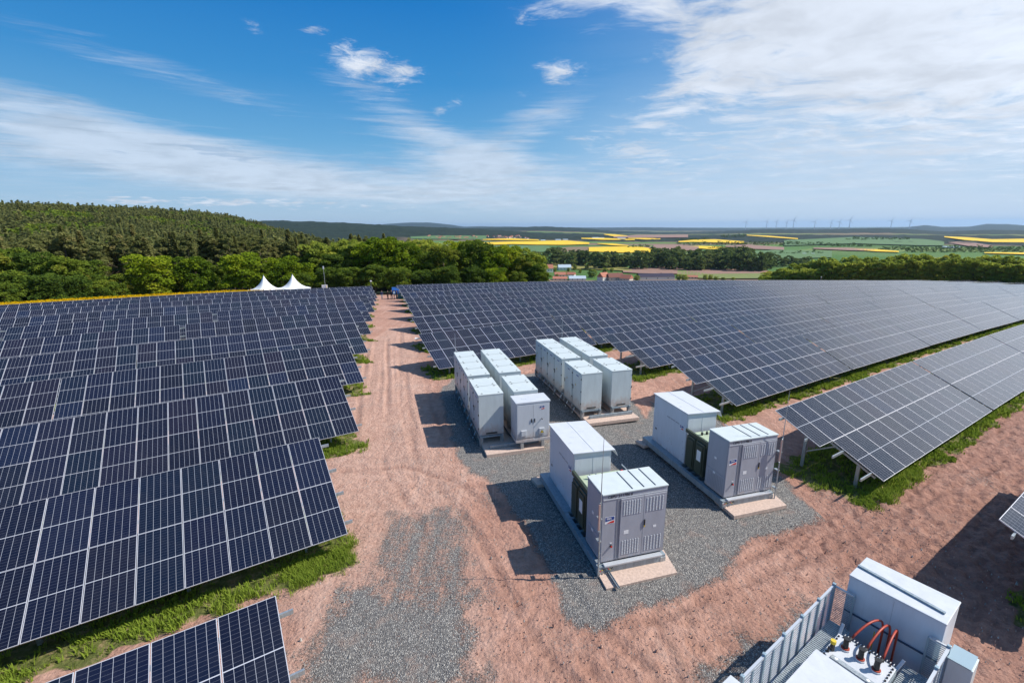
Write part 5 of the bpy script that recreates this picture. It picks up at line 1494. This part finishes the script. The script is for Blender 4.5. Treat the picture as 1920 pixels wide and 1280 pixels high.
M['f_yellow'] = mat('rapeseed_field', (0.78, 0.50, 0.006), 0.95, var=0.15, vscale=.02)
M['f_brown'] = mat('ploughed_field', (0.27, 0.155, 0.115), 0.95, var=0.12, vscale=.02)
M['f_green'] = mat('young_crop_field', (0.085, 0.165, 0.05), 0.95, var=0.15, vscale=.02)
M['f_light'] = mat('meadow', (0.17, 0.20, 0.05), 0.95, var=0.15, vscale=.02)
M['f_olive'] = mat('flowering_meadow', (0.24, 0.22, 0.045), 0.95, var=0.15, vscale=.02)
Y_ = 'rapeseed_field'; B_ = 'ploughed_field'; G_ = 'crop_field'
FIELDS = [
    (G_, [(770, 445, 449), (820, 443, 449.5), (912, 443, 450)], 'f_green', 'green fields around the distant village at the foot of the hills'),
    (Y_, [(905, 456, 461), (960, 454, 459), (1000, 453.5, 460), (1060, 452, 460.5), (1105, 456, 459)], 'f_yellow', 'broad yellow rapeseed field behind the centre woods'),
    (Y_, [(905, 449.5, 451), (960, 448.5, 451.5), (1010, 450.5, 452)], 'f_yellow', 'thin yellow rapeseed strip above the broad one'),
    (G_, [(930, 461.5, 474), (1020, 461.5, 474), (1030, 462, 473)], 'f_green', 'dark green field right behind the centre woods'),
    (Y_, [(1104, 465, 473), (1160, 463.5, 475), (1200, 464, 475.5), (1240, 470, 477)], 'f_yellow', 'bright yellow rapeseed field above the tree belt'),
    (Y_, [(1120, 457.6, 458.4), (1150, 458, 461.5), (1178, 461.5, 462.8)], 'f_yellow', 'small yellow wedge between green fields'),
    (Y_, [(1090, 447.5, 449), (1130, 447.5, 451), (1190, 450, 451.5)], 'f_yellow', 'pale yellow strip near the long barns'),
    (Y_, [(1132, 440.2, 441), (1150, 440.5, 444.5), (1176, 443, 444)], 'f_yellow', 'small yellow field below the dark hill'),
    (Y_, [(1178, 447.5, 448.5), (1210, 447.6, 450.5), (1238, 448.5, 450)], 'f_yellow', 'narrow yellow field left of the wooded knoll'),
    (B_, [(1150, 444.5, 447), (1200, 441.5, 447), (1290, 441, 446.5)], 'f_brown', 'brown ploughed field below the far hills'),
    (B_, [(1225, 460, 470), (1270, 460.5, 471), (1310, 463, 471)], 'f_brown', 'brown ploughed field left of the long yellow wedge'),
    (Y_, [(1268, 462.2, 463), (1310, 462.3, 467), (1350, 464, 470.5), (1388, 469.5, 471)], 'f_yellow', 'long yellow wedge of rapeseed above the tree belt'),
    (Y_, [(1272, 453.5, 455.5), (1300, 451, 455), (1340, 450, 456), (1395, 454, 458)], 'f_yellow', 'yellow field with dark hedges beside the wooded knoll'),
    (B_, [(1360, 462, 464), (1400, 460, 468), (1470, 465, 470)], 'f_brown', 'brown field right of the long yellow wedge'),
    (Y_, [(1400, 441.8, 443), (1440, 443.5, 446), (1496, 448.3, 450)], 'f_yellow', 'thin yellow field on the slope of the far right hill'),
    (G_, [(1470, 452, 462), (1600, 446, 458), (1730, 450, 462), (1770, 454, 462)], 'f_green', 'broad light green slope on the right'),
    (B_, [(1525, 466, 468), (1590, 466, 471), (1640, 469, 472)], 'f_brown', 'brown strip above the right wood'),
    (Y_, [(1585, 467.2, 468.2), (1640, 469, 473), (1685, 472.5, 474.5)], 'f_yellow', 'yellow strip just above the right wood'),
    (Y_, [(1770, 444.8, 446.5), (1810, 446.5, 452), (1860, 450.5, 456), (1925, 449.5, 456.5)], 'f_yellow', 'long yellow field on the far right slope'),
    (B_, [(1778, 454.5, 457), (1820, 456, 464), (1860, 462, 466)], 'f_brown', 'brown field under the long yellow field on the far right'),
    (Y_, [(1845, 475, 476.5), (1925, 475.5, 479)], 'f_yellow', 'yellow strip at the right edge of the valley'),
    (G_, [(1400, 474, 486), (1450, 470, 488), (1560, 472, 484)], 'f_green', 'green field between tree belt and right wood'),
    (G_, [(1110, 480, 487), (1160, 480, 488), (1215, 482, 488)], 'f_light', 'light meadow inside the tree belt'),
    (G_, [(1008, 494, 501), (1060, 495, 505), (1150, 500, 508), (1185, 504, 510)], 'f_olive', 'yellowish meadow behind the village roofs'),
    (B_, [(1168, 508, 512), (1200, 502, 514), (1260, 502, 515), (1330, 504, 516), (1440, 508, 514)], 'f_brown', 'reddish ploughed field behind the long barn'),
    (G_, [(1270, 507, 521), (1330, 515, 524), (1440, 514, 524)], 'f_light', 'olive meadow between the barn and the right wood'),
]
for nm, stn, m, lab in FIELDS: field(nm, stn, m, lab)


def vtree(px, base_y, h_px, w_px, lab, group, protos=DECV):
    p = hit(px, base_y)
    if p is None: return
    d = math.hypot(p[0], p[1]); h = h_px * d / FPX * 1.02; w = w_px * d / FPX
    if lab is None: SMALL.append((p[0], p[1], p[2] - .3, h, w)); return
    tree('deciduous_tree', random.choice(protos), p[0], p[1], p[2] - .3, h / 15, w / 11.0, lab, group)


LB = 'tree in the long dark belt crossing the valley floor behind the village'
GB = 'trees of the valley belt'
for x in np.arange(1005, 1165, 13): vtree(x + random.uniform(-3, 3), 497 + random.uniform(-3, 3) + (x - 1005) * .05, random.uniform(22, 30), random.uniform(24, 32), LB, GB)
for x in np.arange(1150, 1440, 11): vtree(x + random.uniform(-3, 3), 503 + (x - 1150) * .02 + random.uniform(-2, 2), random.uniform(20, 33), random.uniform(20, 30), LB, GB)
for x in np.arange(1225, 1420, 15): vtree(x + random.uniform(-3, 3), 496 + random.uniform(-3, 1), random.uniform(22, 30), random.uniform(24, 34), LB, GB)
for x in np.arange(1400, 1520, 11): vtree(x + random.uniform(-3, 3), 501 + random.uniform(-3, 2), random.uniform(12, 20), random.uniform(14, 20), LB, GB)
LK = 'tree in the dark grove behind the green field in mid valley'
for x, b_, h, w in [(1030, 477, 12, 18), (1043, 478, 15, 20), (1055, 478, 13, 18), (1073, 480, 12, 20), (1087, 480, 12, 18), (1098, 479, 10, 14), (1136, 479, 8, 14), (1150, 480, 9, 14), (1175, 480, 8, 16), (1195, 480, 10, 18), (1208, 479, 9, 14), (1120, 477, 6, 12)]: vtree(x, b_, h, w, LK, 'grove trees in mid valley')
LH = 'small tree of the thin hedgerows among the far fields'
for (xa, xb, y, st) in [(1272, 1330, 449.5, 5), (1270, 1400, 457.5, 6), (1330, 1400, 465, 7), (1385, 1560, 458, 7), (1560, 1640, 461, 8), (1650, 1920, 467, 8), (1700, 1920, 471, 9), (1180, 1220, 462.5, 6), (1355, 1400, 444, 5), (1440, 1540, 474.5, 12), (1590, 1700, 449, 9)]:
    for x in np.arange(xa, xb, st): vtree(float(x) + random.uniform(-2, 2), y + random.uniform(-1, 1) + 1.5, random.uniform(3, 6.5), random.uniform(6, 11), None, None)
LV = 'garden tree among the village houses behind the right solar rows'
for x, b_, h, w in [(1022, 512, 12, 14), (1040, 510, 8, 12), (1066, 509, 8, 12), (1078, 506, 10, 14), (1100, 505, 10, 14), (1110, 520, 16, 26), (1134, 512, 10, 16), (1147, 510, 8, 12), (1160, 523, 9, 14), (1194, 526, 10, 16), (1272, 526, 12, 16), (1283, 527, 12, 18), (1322, 525, 10, 14), (1332, 524, 9, 12), (1342, 526, 8, 12), (1356, 526, 6, 12), (1060, 518, 8, 12), (1088, 512, 7, 10), (1374, 526, 6, 10), (1044, 520, 7, 10)]:
    vtree(x, b_, h, w, LV, 'garden trees in the village', DECS)


def house(px, base_y, w_px, h_px, label, wall='plaster', roof='tile', rot=0.0, deep=1.0, name='house', flat=False, windows=True):
    p = hit(px, base_y)
    if p is None: return
    d = math.hypot(p[0], p[1]); w = w_px * d / FPX; h = h_px * d / FPX; dp = w * .7 * deep
    e = empty(name, (p[0], p[1], p[2] - .5), -math.atan2(p[0], p[1]) + rot)
    eh = h * (.52 if not flat else .8) + .5; o = .4
    MB().box(-w / 2, w / 2, -dp / 2, dp / 2, 0, eh, wall).build('wall', e)
    hh = h + .5
    r = MB(); r.raw([(-w / 2 - o, -dp / 2 - o, eh - .2), (w / 2 + o, -dp / 2 - o, eh - .2), (w / 2 + o, 0, hh), (-w / 2 - o, 0, hh), (-w / 2 - o, dp / 2 + o, eh - .2), (w / 2 + o, dp / 2 + o, eh - .2),
                     (-w / 2 - o, -dp / 2 - o, eh - .35), (w / 2 + o, -dp / 2 - o, eh - .35), (-w / 2 - o, dp / 2 + o, eh - .35), (w / 2 + o, dp / 2 + o, eh - .35)],
                    [(0, 1, 2, 3), (3, 2, 5, 4), (6, 7, 1, 0), (4, 5, 9, 8), (6, 0, 3, 4, 8), (9, 5, 2, 1, 7)], roof); rf = r.build('roof', e)
    if windows:
        MB().box(w * .18, w * .18 + .6, dp * .1, dp * .1 + .6, eh + .2, hh + .5, 'tile_d').build('chimney', rf)
        for q in (-.32, 0.0, .30):
            MB().box(w * q - .5, w * q + .5, -dp / 2 - .03, -dp / 2 - .001, eh * .42, eh * .42 + 1.2, 'win').build('window', e)
    tag(e, label, 'house' if name == 'house' else 'building', 'houses of the village below the hill'); return e


house(1027, 510, 18, 14, 'pale house with red tiled roof and dormers, leftmost of the village', rot=.2)
house(1058, 506, 23, 10, 'farm building with a pale blue sheet roof beside a meadow', 'plaster', 'roof_b', .15, name='farm_building')
house(1050, 519, 20, 9, 'low house with red tiled roof in front of the blue-roofed building', rot=.1)
house(1070, 518, 16, 8, 'small reddish house between garden trees left of the big brown tree', rot=-.3)
house(1050, 525, 26, 7, 'long low red roof close behind the solar rows', 'tan', 'tile', 0)
house(1082, 525, 30, 8, 'building with grey-blue panelled roof close behind the solar rows', 'plaster', 'roof_b', .1, name='farm_building')
house(1131, 526, 19, 15, 'gabled house with salmon roof and white gable behind the solar rows', 'plaster', 'tile', .9)
house(1153, 526, 26, 14, 'barn with long dark brown tiled roof beside the gabled house', 'tan', 'tile_d', .25, name='barn')
house(1174, 528, 20, 13, 'house with bright salmon roof right of the brown barn', 'tan', 'tile', -.5)
house(1228, 523, 62, 10, 'large hall with dark roof and pale end wall behind the solar rows', 'plaster', 'roof_k', .35, deep=.6, name='hall')
house(1298, 522, 17, 6, 'little pale pink roofed shed right of the big hall', 'tan', 'tile', 0)
# far settlements: each a house of a few pixels
LF = 'tiny pale house in the distant village at the foot of the hills'
for i in range(52):
    x = random.uniform(792, 990); y = 446 + random.uniform(-3, 3) - (abs(x - 890) * .01)
    house(x, y, random.uniform(3, 5), random.uniform(1.8, 2.8), LF, random.choice(['plaster', 'tan']), random.choice(['tile', 'tile_d', 'tile']), random.uniform(-1, 1), windows=False)['group'] = 'houses of the distant village'
LF2 = 'long low white barn among the far fields'
for x, y, w, h in [(1046, 451, 10, 2.5), (1060, 450.5, 9, 2.2), (1018, 451.5, 8, 2), (1116, 447, 12, 2), (1128, 447.3, 9, 2), (1165, 447.6, 14, 1.6), (1778, 465, 12, 2.4), (1792, 464.5, 8, 2), (1508, 477, 5, 2), (1524, 477, 4, 2), (1845, 452, 3, 1.5)]:
    q = house(x, y, w, h, LF2, 'plaster', 'roof_b', random.uniform(-.3, .3), windows=False, name='barn')
    if q: q['group'] = 'long barns in the valley'


def turbine_proto():
    e = empty('wind_turbine')
    b = MB(); b.tube([(0, 0, 0), (0, 0, 50), (0, 0, 100)], [3.4, 2.6, 1.9], 'white', 10); b.build('tower', e)
    b = MB(); b.box(-2.2, 2.2, -4, 7, 98.5, 103, 'white', .6); nc = b.build('nacelle', e)
    b = MB(); b.tube([(0, -4, 100.7), (0, -7, 100.7)], [2.2, 1.0], 'white', 10); hb = b.build('hub', nc)
    for k in range(3):
        a = k * 2.0944 + .4; d = Vector((math.sin(a), 0, math.cos(a)))
        c = Vector((0, -5.5, 100.7)); q = MB()
        pts = [c + d * 1.5, c + d * 8, c + d * 30, c + d * 52]; q.tube([tuple(p) for p in pts], [1.5, 2.2, 1.3, .35], 'white', 6); q.build('blade', e)
    return e


tp = None
for i, (x, y) in enumerate([(1398, 427), (1437, 427), (1455, 427), (1474, 427), (1487, 427), (1527, 427), (1557, 427), (1573, 427), (1592, 427), (1670, 427), (1705, 427)]):
    if tp is None: tp = turbine_proto(); o = tp
    else: o = copy_tree(tp)
    D = 7600; p = at_dist(x, y, D); o.location = (p[0], p[1], p[2] - 18 + random.uniform(-12, 8)); s = random.uniform(.9, 1.1) * (1.2 if i in (4, 8) else 1.0)
    o.scale = (s, s, s); o.rotation_euler = (0, 0, -math.atan2(p[0], p[1]) + random.uniform(-.5, .5))
    tag(o, f'white wind turbine on the far skyline, {ORD[i]} of the line counted from the left', 'wind turbine', 'wind turbines on the horizon')


mass_forest()
# rapeseed field strip just behind the left rows
def rape_strip():
    V = []; Q = []; tn = []
    n = 26000
    s = rng.uniform(99.2, 102.5, n); t = rng.uniform(-46, 22, n); xy = hn[None] * s[:, None] + hr[None] * t[:, None]
    top = Hpoly(s, t) + 2.8
    h = 2.15 + .22 * rng.random(n)
    g = H(xy[:, 0], xy[:, 1]); a = rng.uniform(0, 6.28, n); w = rng.uniform(.10, .18, n)
    fade = np.clip((16 - t) / 14, .25, 1); z1 = g + h * (0.72 + .28 * fade) + np.clip(s - 98, 0, 9) * .10
    P = np.stack([xy[:, 0], xy[:, 1], z1], 1); d = np.stack([np.cos(a), np.sin(a), a * 0], 1) * w[:, None]; u = np.array([0, 0, 1]) * (w * 1.5)[:, None]
    V = np.stack([P - d, P + d, P + d * .6 + u, P - d * .6 + u], 1).reshape(-1, 3); Q = (np.arange(n) * 4)[:, None] + np.arange(4)
    o = link('rapeseed', fast_mesh('rapeseed', V, Q, ['rape'], tone=np.repeat(rng.random(n), 4)))
    tag(o, 'bright yellow rapeseed bloom in a strip behind the last solar row on the left', 'rapeseed', kind='stuff')


rape_strip()


# ------------------------------------------------------------------ things at the far end of the track
def tent(px, base_y, label, dist, wpx, peak_y):
    top = at_dist(px, peak_y, dist); g = H1(top[0], top[1]); hgt = top[2] - g; W = wpx * dist / FPX / 2
    e = empty('pagoda_tent', (top[0], top[1], g), -math.atan2(top[0], top[1]) + .5)
    eave = hgt - 2.9 if hgt > 5 else hgt * .5
    n = 8; V = []; F = []; ns = 28
    for j in range(n + 1):
        u = j / n; z = eave + (hgt - eave) * (1 - u) ** 2.1; r = W * (u ** 1.0) * 1.0 + .05
        for k in range(ns):
            a = 2 * math.pi * k / ns; q = 1 / max(abs(math.cos(a)), abs(math.sin(a))); rr_ = r * (1 + (min(q, 1.38) - 1) * min(1, u * 1.4)) * .84
            V.append((rr_ * math.cos(a), rr_ * math.sin(a), z))
    for j in range(n):
        for k in range(ns): F.append((j * ns + k, (j + 1) * ns + k, (j + 1) * ns + (k + 1) % ns, j * ns + (k + 1) % ns))
    MB().raw(V, F, 'fabric').build('canopy', e, smooth=True)
    v = MB(); w2 = W * .84
    for a, b in (((-1, -1), (1, -1)), ((1, -1), (1, 1)), ((1, 1), (-1, 1)), ((-1, 1), (-1, -1))):
        v.quad((a[0] * w2, a[1] * w2, eave - .35), (b[0] * w2, b[1] * w2, eave - .35), (b[0] * w2, b[1] * w2, eave), (a[0] * w2, a[1] * w2, eave), 'fabric')
    v.build('valance', e)
    for a, b in ((-1, -1), (1, -1), (1, 1), (-1, 1)): MB().bar((a * w2, b * w2, 0), (a * w2, b * w2, eave), .08, .08, 'alu').build('pole', e)
    MB().tube([(0, 0, hgt - .1), (0, 0, hgt + .25)], .03, 'alu', 6).build('finial', e)
    tag(e, label, 'tent', 'white event tents behind the left rows')


tent(494, 545, 'white pointed event tent behind the left solar rows, left one of the pair', 113, 46, 517)
tent(548, 543, 'white pointed event tent behind the left solar rows, right one of the pair', 116, 46, 515)


def body_mesh(shirt, trousers, pose, seed):
    """one continuous figure grown from a skeleton with a skin modifier, 1.76 m, standing, facing -y"""
    r = random.Random(seed); sx = .09; st_ = r.uniform(.0, .10) if pose == 'stand' else .16
    J = {'pel': (0, 0, .93), 'waist': (0, 0, 1.08), 'chest': (0, .0, 1.30), 'neck': (0, .0, 1.50), 'head0': (0, -.01, 1.57), 'head1': (0, -.01, 1.66), 'head2': (0, -.01, 1.74),
         'shL': (-.19, 0, 1.42), 'elL': (-.26, .03, 1.14), 'wrL': (-.22, -.10, .92), 'haL': (-.21, -.14, .85), 'shR': (.19, 0, 1.42), 'elR': (.27, .03, 1.15), 'wrR': (.20, -.16, 1.02), 'haR': (.16, -.22, 1.03),
         'hiL': (-sx, 0, .90), 'knL': (-sx - .01, -.02 - st_, .50), 'anL': (-sx - .01, .02 - st_, .09), 'toL': (-sx - .02, -.13 - st_, .03), 'hiR': (sx, 0, .90), 'knR': (sx + .01, -.02 + st_ * .6, .50), 'anR': (sx + .01, .04 + st_, .09), 'toR': (sx + .02, -.11 + st_, .03)}
    Rr = {'pel': .135, 'waist': .13, 'chest': .15, 'neck': .055, 'head0': .07, 'head1': .10, 'head2': .07, 'shL': .07, 'elL': .046, 'wrL': .03, 'haL': .035, 'hiL': .095, 'knL': .062, 'anL': .045, 'toL': .035}
    E = [('pel', 'waist'), ('waist', 'chest'), ('chest', 'neck'), ('neck', 'head0'), ('head0', 'head1'), ('head1', 'head2'), ('chest', 'shL'), ('shL', 'elL'), ('elL', 'wrL'), ('wrL', 'haL'), ('chest', 'shR'), ('shR', 'elR'), ('elR', 'wrR'), ('wrR', 'haR'),
         ('pel', 'hiL'), ('hiL', 'knL'), ('knL', 'anL'), ('anL', 'toL'), ('pel', 'hiR'), ('hiR', 'knR'), ('knR', 'anR'), ('anR', 'toR')]
    ks = list(J); me = bpy.data.meshes.new('person'); me.from_pydata([J[k] for k in ks], [(ks.index(a), ks.index(b)) for a, b in E], [])
    o = bpy.data.objects.new('tmp_person', me); C.objects.link(o)
    o.modifiers.new('s', 'SKIN'); sk = me.skin_vertices[0].data if me.skin_vertices else None
    if sk is None:
        bm = bmesh.new(); bm.from_mesh(me); lay = bm.verts.layers.skin.verify(); bm.to_mesh(me); bm.free(); sk = me.skin_vertices[0].data
    for i, k in enumerate(ks):
        q = Rr.get(k, Rr.get(k[:-1] + 'L', .05)); sk[i].radius = (q, q * (.72 if k in ('chest', 'waist', 'pel') else 1)); sk[i].use_root = (k == 'pel')
    o.modifiers.new('u', 'SUBSURF').levels = 1
    dg = bpy.context.evaluated_depsgraph_get(); dg.update()
    m2 = bpy.data.meshes.new_from_object(o.evaluated_get(dg)); bpy.data.objects.remove(o)
    m2.materials.clear()
    for q in (M['skin'], shirt, trousers, M['dark']): m2.materials.append(q)
    for p in m2.polygons:
        z = p.center.z; x = abs(p.center.x)
        p.material_index = 0 if z > 1.50 else 3 if z < .10 else (0 if (x > .15 and z < .90) or (p.center.y < -.17 and .96 < z < 1.1 and x < .24 and p.center.x > 0) else 1 if (z > .95 or x > .20) else 2); p.use_smooth = True
    return m2


def cloth(c): return mat('cloth', c, .9)


PEOPLE = [(716, 553.5, 'person in dark blue top and pale grey trousers, standing apart left of the group', (.02, .03, .10), (.32, .34, .40), 1.0),
          (727, 552.5, 'person in black clothes with something light held at the chest, second from the left', (.012, .012, .014), (.012, .012, .014), 1.0),
          (734, 552.8, 'person in a long dark coat facing the group, third from the left', (.015, .018, .03), (.02, .02, .025), 1.04),
          (739, 553.2, 'person in a pale blue top beside the blue canopy', (.36, .48, .55), (.06, .07, .10), 1.0),
          (744, 553.8, 'person in dark clothes at the corner of the blue canopy, rightmost of the group', (.015, .02, .02), (.02, .02, .025), 1.0)]
for i, (x, y, lab, sh, trs, s) in enumerate(PEOPLE):
    dd = 96.5 - (x - 730) * .05; q = at_dist(x, y, dd); p = np.array([q[0], q[1], H1(q[0], q[1])]); print('person px err', i, round((p[2] - q[2]) / dd * FPX, 1))
    o = link('person', body_mesh(cloth(sh), cloth(trs), 'stand', i)); o.location = p; o.rotation_euler = (0, 0, random.uniform(-2.5, 2.5) if i else .6); o.scale = (s * 1.05,) * 3
    hm = MB(); hm.tube([(0, .012, 1.66), (0, .012, 1.73), (0, .008, 1.785)], [.104, .100, .05], 'hair', 10); hm.build('hair', o, smooth=True)
    tag(o, lab, 'person', 'people at the far end of the track')

p = at_dist(738, 549, 98)
ce = empty('canopy_stall', (p[0] + .7, p[1] + .9, H1(p[0] + .7, p[1] + .9)), .25)
b = MB(); b.raw([(-1.2, -1.1, 1.9), (1.3, -1.1, 1.9), (1.3, 1.1, 2.3), (-1.2, 1.1, 2.3), (-1.2, -1.15, 1.15), (1.3, -1.15, 1.15)], [(0, 1, 2, 3), (4, 5, 1, 0)], 'blue_t'); b.build('canopy', ce)
b = MB(); b.quad((-.5, -1.0, .1), (1.3, -1.0, .1), (1.3, -1.0, 1.2), (-.5, -1.0, 1.2), 'teal_t'); b.quad((1.3, -1.0, .1), (1.3, 1.1, .1), (1.3, 1.1, 2.3), (1.3, -1.0, 1.9), 'teal_t'); b.build('side_cloth', ce)
for x, y in ((-1.15, -1.05), (1.25, -1.05), (1.25, 1.05), (-1.15, 1.05)): MB().bar((x, y, 0), (x, y, 1.9), .05, .05, 'alu').build('pole', ce)
b = MB(); b.box(.1, .8, -.9, -.4, .35, .85, 'sign_w'); b.build('crate', ce)
tag(ce, 'small blue canopy with teal side cloth at the far end of the track', 'canopy')


def mast(px, top_y, dist, label, sign=False, head='box', r=.06):
    t = at_dist(px, top_y, dist); g = H1(t[0], t[1]); e = empty('mast', (t[0], t[1], g)); h = t[2] - g
    MB().tube([(0, 0, 0), (0, 0, h * .98)], [r, r * .7], 'galv', 8).build('pole', e)
    if head == 'box': MB().box(-.18, .12, -.12, .12, h - .55, h + .1, 'white', .03).build('camera_head', e)
    else:
        b = MB(); b.tube([(0, 0, h - .28), (0, 0, h - .2), (0, 0, h - .05), (0, 0, h + .05)], [.08, .19, .19, .06], 'white', 12); b.build('camera_dome', e)
        MB().box(-.02, .30, -.03, .03, h - .18, h - .10, 'white').build('arm', e)
    tag(e, label, 'mast'); return e, t, h


mast(606, 500, 118, 'tall grey mast with white box on top, behind the left rows')
mast(695, 526, 104, 'short white post with rounded head at the track end of the last left row', head='dome', r=.045)
mast(1540, 519, 215, 'small white camera post above the far right solar rows', head='dome', r=.08)
t = at_dist(609, 539, 116); g = H1(t[0], t[1]); e = empty('sign_board', (t[0], t[1], g), -math.atan2(t[0], t[1])); h = t[2] - g
s0 = MB().box(-.62, .62, -.03, .03, h - .25, h + .62, 'sign_w').build('panel', e)
for i, (x, m) in enumerate(((-.42, 'logo_b'), (-.16, 'logo_b'), (.10, 'logo_b'), (.34, 'yellow'))):
    MB().raw([(x - .10, -.034, h - .12), (x + .02, -.034, h - .12), (x + .16, -.034, h + .48), (x + .04, -.034, h + .48)], [(0, 1, 2, 3)], m).build('stripe', s0)
for x in (-.5, .5): MB().bar((x, .05, 0), (x, .05, h), .06, .06, 'galv').build('post', e)
tag(e, 'white sign board with blue and orange slanted stripes at the foot of the tall mast', 'sign')

# small white plastic piece by the fourth right row
p = on_plane(776, 630, -.35)
b = MB(); b.raw([(0, 0, 0), (.5, .05, 0), (.45, .3, 0), (.02, .26, 0), (.08, .06, .14), (.42, .1, .10), (.36, .24, .13), (.1, .2, .16)], [(4, 5, 6, 7), (0, 1, 5, 4), (1, 2, 6, 5), (2, 3, 7, 6), (3, 0, 4, 7)], 'sign_w')
o = b.build('plastic_sack'); o.location = (p[0], p[1], H1(p[0], p[1])); tag(o, 'crumpled white sack lying at the end of a right-hand row beside the track', 'sack')


# ------------------------------------------------------------------ haze
hz = bpy.data.materials.new('haze'); hz.use_nodes = True; t = hz.node_tree; t.nodes.clear(); N = NT(t)
vol = N.add('ShaderNodeVolumePrincipled'); vol.inputs['Color'].default_value = (0.52, 0.74, 1.0, 1); vol.inputs['Density'].default_value = 3.2e-5; vol.inputs['Anisotropy'].default_value = 0.2
mo = N.add('ShaderNodeOutputMaterial'); t.links.new(vol.outputs[0], mo.inputs['Volume'])
M['haze'] = hz
b = MB(); b.box(-45000, 45000, -45000, 45000, -270, 240, 'haze'); o = b.build('haze'); tag(o, 'thin blue haze lying over the valley and far hills', 'haze', kind='stuff')
print('modules', n_mod, 'tables', len(TABLES), 'objects', len(bpy.data.objects))
